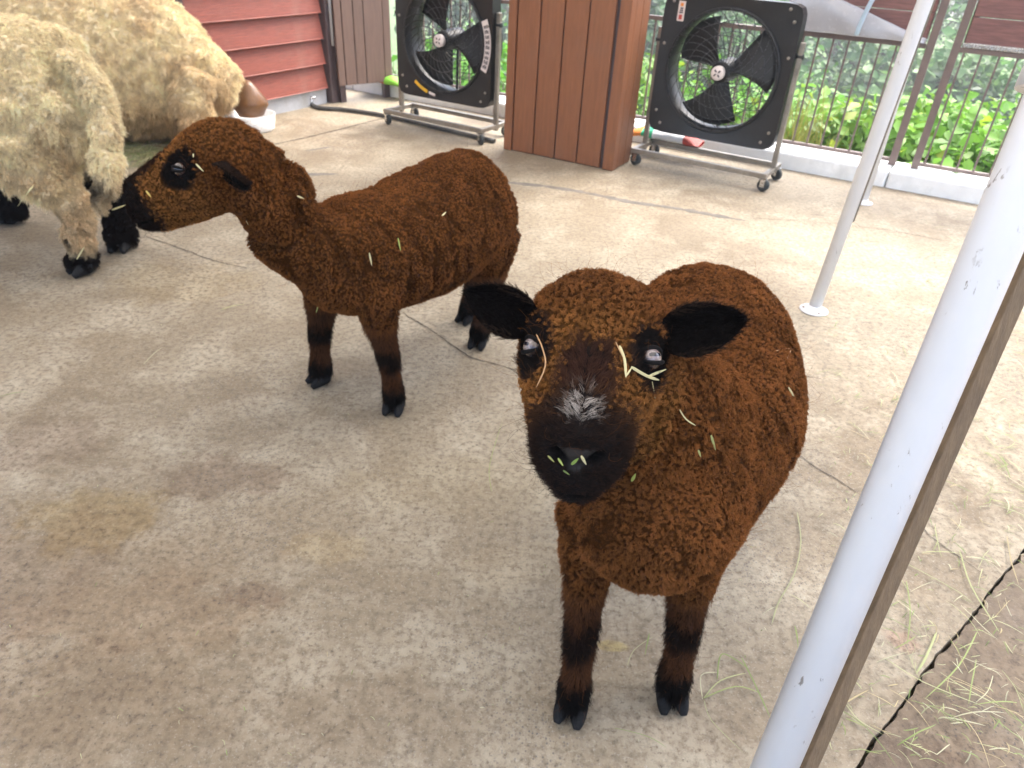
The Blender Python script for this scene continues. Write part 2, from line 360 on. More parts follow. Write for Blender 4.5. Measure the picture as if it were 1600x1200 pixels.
MB().box((-4.5, 1.6, -.02), (-.49, 1.7, 2.5)).build('stall_back', M['board'], wall)
MB().tube([(.58, -.045, .35), (.58, -.047, .9)], .009, 8).build('conduit', M['skirting'], wall)

# vertical board gate beyond the corner
g0 = G(531, 135, .11); g1 = G(614, 127, .11); gd = g1-g0; gl = np.hypot(gd[0], gd[1])
gate = empty('board_gate', (g0[0], g0[1], 0), math.atan2(gd[1], gd[0]), 'greyish brown vertical board gate beside the clapboard wall', 'gate')
edges = [0, .13, .33, .51, .86, 1.0]
for a, b in zip(edges[:-1], edges[1:]):
    MB().box((a*gl+.003, random.uniform(0, .006), .11), (b*gl-.003, .025, 2.1)).build('board', M['board_grey'], gate, .004)
MB().box((0, .028, .35), (gl, .06, .42)).build('cross_rail', M['post_brown'], gate)
MB().box((0, .028, 1.5), (gl, .06, 1.57)).build('cross_rail', M['post_brown'], gate)
for x in (.02, gl-.05): MB().box((x, .03, -.3), (x+.04, .07, 2.1)).build('gate_post', M['post_brown'], gate)

# ------------------------------------------------------------------ timber clad column
cab = empty('timber_column', G(788, 233), AB, 'warm brown column clad in vertical boards between the two fans', 'column')
CH = 2.4; CD = .24
MB().box((.012, .014, 0), (.65, CD-.01, CH)).build('core', M['post_brown'], cab)
xs = [.048, .181, .313, .446, .585]
for a, b in zip(xs[:-1], xs[1:]):
    MB().box((a+.0035, random.uniform(-.004, 0), .004), (b-.0035, .014, CH)).build('board', M['board'], cab, .004)
for a, b in ((-.002, .045), (.603, .662)):
    MB().box((a, -.008, .002), (b, .05, CH)).build('corner_trim', M['board'], cab, .004)
for a, b in ((.053, .14), (.143, .235)):
    MB().box((.64, a, .004), (.660, b, CH)).build('board', M['board'], cab, .004)
    MB().box((-.001, a, .004), (.02, b, CH)).build('board', M['board'], cab, .004)

# ------------------------------------------------------------------ fans
RX90 = Matrix.Rotation(R(90), 4, 'X')
def make_fan(loc, rz, blade0, label, variant):
    root = empty('floor_fan', loc, rz, label, 'fan', 'large black fans on wheeled stands')
    cz, hw, hh, rr, y0, y1 = .492, .335, .325, .283, -.02, .06
    # square plate with a round hole
    n = 96; inn = []; out = []
    for k in range(n):
        t = 2*math.pi*k/n; c, s_ = math.cos(t), math.sin(t); inn.append((rr*c, rr*s_))
        q = (abs(c)**14+abs(s_)**14)**(-1/14); out.append((hw*q*c, hh*q*s_))
    mb = MB(); v = []
    for ring, y in ((inn, y0+.012), (out, y0), (out, y1)): v += [(x, y, cz+z) for x, z in ring]
    f = [(k, (k+1) % n, n+(k+1) % n, n+k) for k in range(n)]+[(n+k, n+(k+1) % n, 2*n+(k+1) % n, 2*n+k) for k in range(n)]
    mb.add(v, f); mb.build('front_plate', M['black_metal'], root)
    T = Matrix.Translation((0, 0, cz)) @ RX90     # lathe axis z -> -y
    MB().lathe([(rr+.004, -.008), (rr+.004, .018), (rr-.002, .024), (rr-.010, .018), (rr-.012, -.10), (rr+.002, -.16), (rr+.008, -.16), (rr+.002, -.1)], 72, T, close=True).build('duct_ring', M['black_metal'], root)
    # blades
    for k in range(3):
        t0 = R(blade0+120*k); mb = MB(); v = []; nr, na = 8, 9
        for i in range(nr):
            r_ = .045+(.262-.045)*i/(nr-1); half = R(35)*(1-.25*(1-i/(nr-1)))
            for j in range(na):
                s_ = j/(na-1)*2-1; rad = r_*(1-.05*s_*s_*(i/(nr-1))); a = t0+half*s_+R(8)*(1-i/(nr-1))
                v.append((rad*math.cos(a), .055+.028*s_, cz+rad*math.sin(a)))
        f = [(i*na+j, i*na+j+1, (i+1)*na+j+1, (i+1)*na+j) for i in range(nr-1) for j in range(na-1)]
        mb.add(v, f, True); o = mb.build('blade', M['blade'], root)
        sm = o.modifiers.new('thick', 'SOLIDIFY'); sm.thickness = .004
    # hub, motor, arms
    MB().lathe([(0, .03), (.03, .03), (.047, .024), (.05, 0), (.05, -.05), (.055, -.06), (.055, -.15), (.04, -.17), (0, -.17)], 28, T).build('motor', M['blade'], root)
    for a in (25, 155, 270):
        c, s_ = math.cos(R(a)), math.sin(R(a))
        MB().tube([(.05*c, .13, cz+.05*s_), (rr*c, .12, cz+rr*s_)], .008, 8).build('motor_arm', M['blade'], root)
    # spiral guard in front, mesh guard behind
    for y, nm, tw, cnt, rads in ((-.022, 'front_guard', 55, 30, (.055, .11, .165, .22, .272)), (.135, 'rear_guard', -20, 26, (.07, .12, .17, .22, .275))):
        mb = MB()
        for k in range(cnt):
            a0 = 2*math.pi*k/cnt; P = []
            for i in range(9):
                r_ = .045+(rr-.045)*i/8; a = a0+R(tw)*(i/8); dome = .016*(1-(r_/rr)**2)*(-1 if y < 0 else 1)
                P.append((r_*math.cos(a), y+dome, cz+r_*math.sin(a)))
            mb.tube(P, .0017, 4, cap=False)
        for r_ in rads:
            dome = .016*(1-(r_/rr)**2)*(-1 if y < 0 else 1)
            mb.tube([(r_*math.cos(2*math.pi*i/48), y+dome, cz+r_*math.sin(2*math.pi*i/48)) for i in range(49)], 0.0018, 4, cap=False)
        mb.build(nm, M['wire'], root)
    Th = Matrix.Translation((0, -.052, cz)) @ RX90
    cap = MB().lathe([(0, .008), (.029, .008), (.033, .004), (.033, -.02), (0, -.02)], 28, Th).build('hub_cap', M['label_white'], root)
    mb = MB()
    for k in range(4):
        a = R(90*k+20); P = []
        for i in range(7):
            q = i/6; P.append((.004+.017*q, .0065*math.sin(math.pi*q)+.006*q))
        for i in range(7):
            q = 1-i/6; P.append((.004+.017*q, -.0028*math.sin(math.pi*q)+.006*q))
        P = [(x*math.cos(a)-y*math.sin(a), x*math.sin(a)+y*math.cos(a)) for x, y in P]
        mb.prism(P, .0085, .0092, Th)
    mb.build('emblem', M['ink'], cap)
    # bolts
    for x, z in ((-.29, .29), (.27, .30), (.30, .25), (-.30, -.22), (-.27, -.28), (.30, -.24), (.27, -.29), (.31, .10), (-.31, .10)):
        MB().lathe([(0, .006), (.006, .005), (.008, 0), (.008, -.004)], 10, Matrix.Translation((x, y0-.001, cz+z)) @ RX90).build('bolt', M['steel'], root)
    # stickers
    if variant == 'right':
        st = MB().box((-.262, y0-.003, cz+.205), (-.228, y0-.0005, cz+.292)).build('sticker', M['label_white'], root)
        MB().box((-.252, y0-.0045, cz+.270), (-.238, y0-.0031, cz+.284)).build('print_mark', M['ink_orange'], st)
        for i in range(3): MB().box((-.255+.002*i, y0-.0045, cz+.240+.009*i), (-.236, y0-.0031, cz+.246+.009*i)).build('print_mark', M['ink'], st)
        MB().box((-.254, y0-.0045, cz+.212), (-.237, y0-.0031, cz+.233)).build('print_mark', M['ink_red'], st)
    else:
        def arc(r0, r1, a0, a1, m, nm, y, par, nn=12):
            P = [(r0*math.cos(R(a0+(a1-a0)*i/nn)), r0*math.sin(R(a0+(a1-a0)*i/nn))) for i in range(nn+1)]
            P += [(r1*math.cos(R(a1+(a0-a1)*i/nn)), r1*math.sin(R(a1+(a0-a1)*i/nn))) for i in range(nn+1)]
            return MB().prism(P, 0, .002, Matrix.Translation((0, y, cz)) @ RX90).build(nm, m, par)
        st = arc(.292, .332, -24, 24, M['label_white'], 'sticker', y0-.0005, root)
        for r0 in (.300, .309, .318):
            for q in range(9): arc(r0, r0+.005, -21+4.7*q, -18+4.7*q+random.uniform(-.6, .8), M['ink'], 'print_mark', y0-.003, st, 3)
        arc(.288, .306, -128, -108, M['yellow'], 'warning_sticker', y0-.026, root)
        arc(.288, .302, -106, -97, M['label_white'], 'sticker', y0-.026, root)
    # stand
    for x in (-.352, .352): MB().box((x-.012, .01, .05), (x+.012, .035, .66)).build('stand_post', M['steel'], root, .003)
    for x in (-.352, .352): MB().tube([(x*1.05, .02, .60), (x*.93, .02, .60)], .012, 10).build('pivot_knob', M['black_metal'], root)
    for y in (-.125, .125): MB().box((-.365, y-.0125, .062), (.365, y+.0125, .086)).build('base_rail', M['steel'], root, .003)
    for x in (-.352, .352): MB().box((x-.012, -.112, .0625), (x+.012, .112, .0855)).build('cross_rail', M['steel'], root, .003)
    for x in (-.345, .345):
        for y in (-.125, .125):
            ca = empty_part('caster', root, (x, y, 0)); a = random.uniform(-.6, .6)
            Rz = Matrix.Rotation(a, 4, 'Z')
            MB().lathe([(.006, -.011), (.026, -.011), (.030, -.007), (.030, .007), (.026, .011), (.006, .011)], 20, Rz @ Matrix.Translation((.012, 0, .030)) @ RX90, close=True).build('wheel', M['rubber'], ca)
            fk = MB(); fk.box((-.014, -.017, .054), (.022, .017, .060), Rz)
            for q in (-.016, .013): fk.box((-.002, q, .022), (.020, q+.003, .0555), Rz)
            fk.build('fork', M['chrome'], ca)
    return root
def empty_part(name, parent, loc):
    o = bpy.data.objects.new(name, None); o.empty_display_size = .02; link(o, parent); o.location = loc; return o
AF = R(-31)
UF = np.array([math.cos(AF), math.sin(AF), 0])
make_fan(np.array([.964, 3.81, 0])-.018*UF, AF, 18, 'black square floor fan on a wheeled steel stand beside the railing', 'right')
make_fan(np.array([-.45, 4.40, 0])-.045*UF, AF, -5, 'black square floor fan with a curved white label, next to the board gate', 'left')

# ------------------------------------------------------------------ railing
fr = empty('metal_railing', BF(KU, KV+.15, 0), AB, 'brown metal railing with thin upright bars on the white kerb', 'railing')
for a, b in ((-3.0, .52), (.665, 4.0)):
    MB().box((a, -.012, .100), (b, .012, .118)).build('bottom_rail', M['fence_metal'], fr, .002)
    MB().box((a, -.014, .642), (b, .014, .664)).build('top_rail', M['fence_metal'], fr, .002)
bar = MB().box((-.0045, -.0045, .118), (.0045, .0045, .642)).mesh('upright_bar', M['fence_metal'])
x = -2.96
while x < 3.95:
    if not (.505 < x < .685):
        o = bpy.data.objects.new('upright_bar', bar); link(o, fr); o.location = (x, 0, 0)
    x += .0745
for x in (.54, .65, -1.4, 2.4): MB().box((x-.018, -.018, .083), (x+.018, .018, 1.6)).build('rail_post', M['fence_metal'], fr, .003)
# planked screens above the railing
def screen(u0, u1, label, nplank):
    s_ = empty('plank_screen', BF(KU+u0, KV+.15, 0), AB, label, 'screen')
    wdt = u1-u0
    MB().box((0, -.022, .666), (wdt, .018, .684)).build('bottom_channel', M['chrome'], s_, .002)
    for i in range(nplank): MB().box((0.004, random.uniform(-.012, -.009), .685+i*.112), (wdt-.004, .008, .685+i*.112+.109)).build('plank', M['screen_plank'], s_, .003)
    for q in (0.0, wdt-.03): MB().box((q, .009, .685), (q+.03, .03, 1.58)).build('stile', M['fence_metal'], s_)
    return s_
screen(-.12, .515, 'red brown plank screen behind the white plastic sheet', 8)
screen(.672, 2.3, 'red brown plank screen fixed above the railing, to the right of the double post', 8)
# crumpled white plastic sheet hanging on the left screen
mb = MB(); v = []; nu_, nv_ = 30, 12
for i in range(nu_+1):
    q = i/nu_; uu = -.16+.67*q
    top = .90-.215*q
    for j in range(nv_+1):
        p = j/nv_; z = .668+(max(top, .69)-.668)*p
        v.append((uu, -.035-.018*math.sin(p*3.0)*(1-.5*q)-.004*math.sin(q*14+p*4)-.003*math.sin(q*31)-.03*(1-p)*q, z))
mb.add(v, [(i*(nv_+1)+j, (i+1)*(nv_+1)+j, (i+1)*(nv_+1)+j+1, i*(nv_+1)+j+1) for i in range(nu_) for j in range(nv_)], True)
sh = mb.build('plastic_sheet', M['sheet_grey']); sh.location = BF(KU, KV+.15, 0); sh.rotation_euler = (0, 0, AB)
tag(sh, 'glossy white plastic sheet slumped on top of the railing beside the fan', 'plastic sheet')
sm = sh.modifiers.new('thick', 'SOLIDIFY'); sm.thickness = .003
mb = MB(); P = []
for i in range(12):
    q = i/11; P.append((.205+.03*q+.03*q*q, -.10-.02*math.sin(q*3), .68+.25*q))
mb.tube(P, .011, 8); st_ = mb.build('strap', M['strap']); st_.location = BF(KU, KV+.15, 0); st_.rotation_euler = (0, 0, AB)
tag(st_, 'pale blue strap hanging in front of the white plastic sheet', 'strap')

# ------------------------------------------------------------------ tent poles
def pole(base, top, r, label, flange, dirt=True, group='white tent poles'):
    root = empty('tent_pole', (base[0], base[1], 0), 0, label, 'pole', group)
    t = (np.array(top)-np.array(base)); t = t/t[2]*2.25
    MB().tube([(0, 0, .004), tuple(t)], r, 32).build('shaft', M['pole'], root)
    MB().lathe([(0, 0.001), (flange, 0.001), (flange, .004), (r+.004, .006), (r+.002, .02), (r*.9, .02)], 32).build('base_plate', M['white_paint'], root)
    for a in (40, 160, 280): MB().lathe([(0, .0075), (.0035, .0075), (.0042, .0045), (.0042, .003)], 6, Matrix.Translation(((flange+r)/2*math.cos(R(a)), (flange+r)/2*math.sin(R(a)), 0))).build('bolt', M['rust'], root)
    return root, t
def pole_mat():
    m, t, b = newmat('pole_enamel'); P = t.coord('Object')
    c = t.mix(t.ramp(t.noise(P, 7, 4), .35, .7), (.80, .81, .83), (.86, .87, .89))
    Q = t.coord('Object', (1, 1, .35)); k = t.math('MULTIPLY', t.ramp(t.noise(Q, 95, 5, .7), .63, .67), t.ramp(t.noise(P, 11, 3), .50, .60))
    c = t.mix(t.math('MULTIPLY', k, .75), c, (.16, .12, .085))
    s2 = t.coord('Object', (30, 30, 2)); c = t.mix(t.math('MULTIPLY', t.ramp(t.noise(s2, 1, 4), .6, .8), .16), c, (.5, .46, .4))
    t.l.new(c, b.inputs['Base Color']); b.inputs['Roughness'].default_value = .3; b.inputs['Coat Weight'].default_value = .2; b.inputs['Coat Roughness'].default_value = .15
    bn = t.new('ShaderNodeBump', i_Strength=.08, i_Distance=.003, i_Height=t.noise(P, 25, 2)); t.l.new(bn.outputs[0], b.inputs['Normal'])
    return m
M['pole'] = pole_mat()
BP = atD(1205, 1200, .83)
BP = atD(1209, 1200, .79); LEAN = FW*FPX-RT*802+DN*3480; LEAN = LEAN/LEAN[2]; PB = BP-LEAN*BP[2]
rt_, tt = pole(PB, PB+LEAN, .0226, 'thick glossy white pole leaning away next to the timber batten', .05)
MB().tube([tt*.425, tt*.445], .031, 24).build('collar', M['plastic_white'], rt_)
b1 = G(1271, 485); t1 = atY(1446, 0, b1[1]+.02); rt_, tt = pole(b1, t1, .0205, 'white tent pole with a round foot plate standing on open floor behind the lamb', .047)
d_ = np.array([.021, -.006, 0]); MB().tube([d_+tt*.14, d_+tt*.9], .0035, 6).build('side_tube', M['steel'], rt_)  # thin tube added for the dark line along the shaft's right edge
b2 = G(1348, 317); pole(b2, (b2[0]+.0, b2[1], 1), .0195, 'white tent pole standing just inside the kerb', .045)
q0 = atD(1252, 1200, .90); d_ = LEAN*np.array([1., 1., 1.]); bb = q0-d_*q0[2]
bt = empty('timber_batten', (bb[0], bb[1], 0), 0, 'weathered square timber batten standing behind the thick white pole', 'batten')
aim = Vector(d_).to_track_quat('Z', 'Y').to_matrix().to_4x4() @ Matrix.Rotation(R(52), 4, 'Z')
MB().box((-.0125, -.0125, 0), (.0125, .0125, 1.9), aim).build('shaft', M['timber'], bt, .0012)
MB().lathe([(0, .004), (.006, .004), (.008, 0)], 8, aim @ Matrix.Translation((0, -.0127, .4)) @ RX90).build('screw', M['rust'], bt)

# ------------------------------------------------------------------ unseen tent roof, widened past the poles to shade the near floor
def canopy_mat():
    m, t, b = newmat('canopy_fabric'); b.inputs['Base Color'].default_value = (.78, .75, .70, 1); b.inputs['Roughness'].default_value = .8
    tr = t.new('ShaderNodeBsdfTranslucent', i_Color=(.80, .745, .65, 1)); mx = t.new('ShaderNodeMixShader', i_0=.5)
    t.l.new(b.outputs[0], mx.inputs[1]); t.l.new(tr.outputs[0], mx.inputs[2]); t.l.new(mx.outputs[0], t.n['Material Output'].inputs[0]); return m
cn = empty('tent_canopy', (0, 0, 0), AB, 'unseen white fabric tent canopy over the white poles, widened to shade the floor', 'canopy')
mb = MB(); v = []; nu_, nv_ = 24, 24; CU0, CU1, CV0, CV1 = -4.2, 1.25, -1.6, KV-.25
for i in range(nu_+1):
    for j in range(nv_+1):
        a, b = i/nu_, j/nv_; v.append((CU0+(CU1-CU0)*a, CV0+(CV1-CV0)*b, 2.27+.55*(1-abs(2*a-1))-.03*math.sin(b*math.pi*4)**2))
mb.add(v, [(i*(nv_+1)+j, (i+1)*(nv_+1)+j, (i+1)*(nv_+1)+j+1, i*(nv_+1)+j+1) for i in range(nu_) for j in range(nv_)], True); mb.build('fabric', canopy_mat(), cn)
for a, b in (((CU1, CV0), (CU1, CV1)), ((CU0, CV0), (CU0, CV1)), ((CU0, CV0), (CU1, CV0)), ((CU0, CV1), (CU1, CV1))): MB().tube([(*a, 2.25), (*b, 2.25)], .018, 12).build('edge_beam', M['white_paint'], cn)

# ------------------------------------------------------------------ small things by the wall
lk = G(392, 176)
mb = MB(); prof = [(0, .235), (.03, .23), (.055, .20), (.085, .15), (.115, .10), (.122, .07), (.10, .035), (.085, .0), (0, 0)]
mb.lathe(prof, 20)
rr_ = np.random.default_rng(3)
mb.v = [(x*.82, y*.82, z*.80) for x, y, z in mb.v]; mb.v = [(x*(1+.10*math.sin(3*math.atan2(y, x)+z*9)), y*(1+.07*math.cos(2*math.atan2(y, x))), z) for x, y, z in mb.v]
tr = G(402, 205)
o = mb.build('salt_lick', M['clay']); o.location = (tr[0]-.045, tr[1]+.05, .075); tag(o, 'brown licked salt block sitting on a white tub by the wall', 'salt lick')
o = MB().lathe([(0, .002), (.118, 0), (.122, .01), (.132, .085), (.125, .085), (.114, .018), (0, .016)], 28).build('feed_tub', M['plastic_white']); o.location = (tr[0]-.04, tr[1]+.05, 0)
tag(o, 'white plastic tub under the brown salt block', 'tub')
hp = [G(487, 166), G(500, 172), G(540, 175), G(600, 184), G(690, 205), G(780, 226)]
hp = [np.array([p[0], p[1], .014]) for p in hp]; P = []
for i in range(len(hp)-1):
    a = hp[max(i-1, 0)]; b = hp[i]; c = hp[i+1]; d = hp[min(i+2, len(hp)-1)]
    for k in range(8):
        t = k/8; P.append(.5*((2*b)+(-a+c)*t+(2*a-5*b+4*c-d)*t*t+(-a+3*b-3*c+d)*t**3))
hs = MB().tube(P, .012, 10).build('rubber_hose', M['hose']); tag(hs, 'dark rubber hose lying across the floor in front of the board gate', 'hose')
ve = empty('tap_fitting', (hp[0][0], hp[0][1], 0), 0, 'small steel tap fitting at the hose end by the wall footing', 'tap')
MB().tube([(0, 0, .0), (0, 0, .05)], .012, 10).build('pipe', M['chrome'], ve); MB().tube([(-.03, 0, .055), (.03, 0, .055)], .008, 8).build('handle', M['chrome'], ve)
def bag(loc, rz, sx, sy, sz, bands, label, name):
    root = empty(name, loc, rz, label, 'bag'); x = -sx/2
    for frac, m in bands:
        n = 8; v = []; w_ = sx*frac
        for i in range(5):
            xx = x+w_*i/4; e = max(.25, 1-abs(xx/(sx/2))**4)
            for k in range(14):
                a = 2*math.pi*k/14; v.append((xx, sy/2*math.cos(a)*(.8+.2*e), sz/2*e*(1+math.sin(a))+.004*math.sin(xx*60+k)))
        mb = MB(); mb.add(v, [(i*14+k, i*14+(k+1) % 14, (i+1)*14+(k+1) % 14, (i+1)*14+k) for i in range(4) for k in range(14)], True)
        mb.build('printed_band', m, root); x += w_
p = G(1046, 222, .087); bag((p[0]-.02, p[1]+.05, .087), AB, .42, .16, .06, [(.22, M['ink_orange']), (.16, M['green_print']), (.42, M['plastic_white']), (.2, M['ink_red'])], 'orange green and white printed bag lying on the kerb behind the fan', 'feed_bag')
p = G(603, 132, .087); bag((p[0], p[1]+.02, .087), AB, .34, .12, .06, [(.4, M['plastic_white']), (.15, M['ink_red']), (.45, M['lime_print'])], 'white and lime printed bag lying on the kerb beyond the board gate', 'feed_bag')

# ------------------------------------------------------------------ mist drifting over the bank
m = bpy.data.materials.new('haze_air'); m.use_nodes = True; t = NT(m); t.n.remove(t.n['Principled BSDF'])
pv = t.new('ShaderNodeVolumePrincipled', i_Color=(.95, .97, 1, 1), i_Density=.007, i_Anisotropy=.2); t.l.new(pv.outputs[0], t.n['Material Output'].inputs['Volume'])
hz = MB().box((-45, -40, -5), (80, 75, 5.2)).build('haze', m); hz['kind'] = 'stuff'; tag(hz, 'thin pale mist hanging in the air', 'haze')

# ================================================================== ANIMALS
def unit(v): v = np.asarray(v, float); return v/np.linalg.norm(v)
def catmull(A, sub):
    A = np.asarray(A, float); out = []
    for i in range(len(A)-1):
        a, b, c, d = A[max(i-1, 0)], A[i], A[i+1], A[min(i+2, len(A)-1)]
        for k in range(sub):
            t = k/sub; out.append(.5*(2*b+(c-a)*t+(2*a-5*b+4*c-d)*t*t+(3*b-a-3*c+d)*t**3))
    out.append(A[-1]); return np.array(out)
def loft(mb, secs, lat, sub=4, n=28, up=(0, 0, 1), taper=0.):
    """secs rows: x y z halfwidth up_radius down_radius; lat: lateral axis (or one per row)"""
    S = np.asarray(secs, float); L0 = np.asarray(lat, float)
    if L0.ndim == 1: L0 = np.repeat(L0[None], len(S), 0)
    U0 = np.asarray(up, float)
    if U0.ndim == 1: U0 = np.repeat(U0[None], len(S), 0)
    A = catmull(np.hstack([S, L0, U0]), sub); m = len(A); c = A[:, :3]
    T = np.gradient(c, axis=0); T /= np.linalg.norm(T, axis=1)[:, None]
    rad = np.maximum(A[:, 3:6], .002); v = []
    for i in range(m):
        L = A[i, 6:9]-T[i]*(A[i, 6:9]@T[i]); L = unit(L); W = np.cross(L, T[i]); W *= np.sign(W@A[i, 9:12]) or 1
        for k in range(n):
            t = 2*math.pi*k/n; s_ = math.sin(t); v.append(c[i]+rad[i, 0]*math.cos(t)*(1-taper*max(-s_, 0))*L+(rad[i, 1] if s_ > 0 else rad[i, 2])*s_*W)
    f = [(i*n+k, i*n+(k+1) % n, (i+1)*n+(k+1) % n, (i+1)*n+k) for i in range(m-1) for k in range(n)]
    f += [tuple(reversed(range(n))), tuple((m-1)*n+k for k in range(n))]
    mb.add(v, f, True)
def fuse(mb, voxel, iters):
    me = mb.mesh('tmp', M['skin']); o = bpy.data.objects.new('tmp', me); COL.objects.link(o)
    r = o.modifiers.new('r', 'REMESH'); r.mode = 'VOXEL'; r.voxel_size = voxel; r.use_smooth_shade = True
    s_ = o.modifiers.new('s', 'SMOOTH'); s_.factor = .5; s_.iterations = iters
    dg = bpy.context.evaluated_depsgraph_get(); out = bpy.data.meshes.new_from_object(o.evaluated_get(dg))
    bpy.data.objects.remove(o); bpy.data.meshes.remove(me); return out
def mverts(me):
    a = np.empty(len(me.vertices)*3); me.vertices.foreach_get('co', a); return a.reshape(-1, 3)
def mnorms(me):
    a = np.empty(len(me.vertices)*3); me.vertex_normals.foreach_get('vector', a); return a.reshape(-1, 3)
def setverts(me, v): me.vertices.foreach_set('co', np.ascontiguousarray(v, dtype=np.float32).ravel()); me.update()
def setcol(me, c):
    at = me.attributes.get('col') or me.attributes.new('col', 'FLOAT_COLOR', 'POINT')
    at.data.foreach_set('color', np.hstack([c, np.ones((len(c), 1))]).astype(np.float32).ravel())
def scatter(me, spacing, seed, over=2.2):
    """about one random surface point in each cell of the given spacing"""
    r = np.random.default_rng(seed); me.calc_loop_triangles(); n = len(me.loop_triangles)
    T = np.empty(n*3, dtype=np.int32); me.loop_triangles.foreach_get('vertices', T); T = T.reshape(-1, 3)
    v = mverts(me); N = mnorms(me); a, b, c = v[T[:, 0]], v[T[:, 1]], v[T[:, 2]]
    ar = np.linalg.norm(np.cross(b-a, c-a), axis=1)/2; tot = ar.sum(); k = int(over*tot/spacing**2)
    ti = np.searchsorted(np.cumsum(ar), r.random(k)*tot).clip(0, n-1); x, y = r.random(k), r.random(k); fl = x+y > 1; x[fl] = 1-x[fl]; y[fl] = 1-y[fl]
    wa = 1-x-y; p = wa[:, None]*a[ti]+x[:, None]*b[ti]+y[:, None]*c[ti]
    nn = wa[:, None]*N[T[ti, 0]]+x[:, None]*N[T[ti, 1]]+y[:, None]*N[T[ti, 2]]; nn /= np.linalg.norm(nn, axis=1)[:, None]+1e-9
    cell = np.floor(p/spacing).astype(np.int64); key = cell[:, 0]*73856093 ^ cell[:, 1]*19349663 ^ cell[:, 2]*83492791
    _, idx = np.unique(key, return_index=True); return p[idx], nn[idx]
def wool(name, parent, mat_, p, n, F, seed, npt=6, rad=.00030):
    """F: dict of per-tuft arrays L (length) R (tuft radius) K (hairs) root tip (colours) lean curl hook jit"""
    r = np.random.default_rng(seed); K = F['K'].astype(int); keep = K > 0
    p, n = p[keep], n[keep]; F = {k: v[keep] for k, v in F.items()}; K = K[keep]
    t1 = np.cross(n, np.array([.3, .5, .81])); t1 /= np.linalg.norm(t1, axis=1)[:, None]; t2 = np.cross(n, t1)
    ha = r.random(len(p))*2*math.pi; hk = (np.cos(ha)[:, None]*t1+np.sin(ha)[:, None]*t2)*F['hook'][:, None]+F['lean']
    I = np.repeat(np.arange(len(p)), K); m = len(I)
    a = r.random(m)*2*math.pi; q = np.sqrt(r.random(m))*F['R'][I]
    off = np.cos(a)[:, None]*t1[I]*q[:, None]+np.sin(a)[:, None]*t2[I]*q[:, None]
    L = F['L'][I]*(1+F['jit'][I]*(r.random(m)-.5)*2); ph = r.random(len(p))[I]*6.28+r.normal(0, .6, m); om = (5+5*r.random(m))*np.sign(r.random(len(p))-.5)[I]
    h = np.linspace(0, 1, npt); P = np.empty((m, npt, 3), dtype=np.float32)
    wild = r.normal(0, 1, (m, 3))*.10
    for j, hj in enumerate(h):
        ax = p[I]+n[I]*((L*hj*(1-.18*hj))-.0015)[:, None]+(hk[I]+wild)*(L*hj**1.7)[:, None]
        cu = (F['curl'][I]*hj)[:, None]*(np.cos(om*hj+ph)[:, None]*t1[I]+np.sin(om*hj+ph)[:, None]*t2[I])
        P[:, j] = ax+off*(1-.55*hj*F['pinch'][I])[:, None]+cu
    C_ = np.empty((m, npt, 4), dtype=np.float32); C_[..., 3] = 1; jitc = np.exp(r.normal(0, .18, m))[:, None]
    for j, hj in enumerate(h): C_[:, j, :3] = np.clip((F['root'][I]*(1-hj)+F['tip'][I]*hj)*jitc, 0, 1)
    cu = bpy.data.hair_curves.new(name); cu.add_curves([npt]*m)
    cu.attributes['position'].data.foreach_set('vector', P.ravel())
    ra = cu.attributes.get('radius') or cu.attributes.new('radius', 'FLOAT', 'POINT')
    rr_ = (F['rad'][I][:, None] if 'rad' in F else np.full((m, 1), rad))*(1-.55*h)[None]
    ra.data.foreach_set('value', rr_.astype(np.float32).ravel())
    at = cu.attributes.new('col', 'FLOAT_COLOR', 'POINT'); at.data.foreach_set('color', C_.ravel())
    cu.materials.append(mat_); o = bpy.data.objects.new(name, cu); link(o, parent); return o

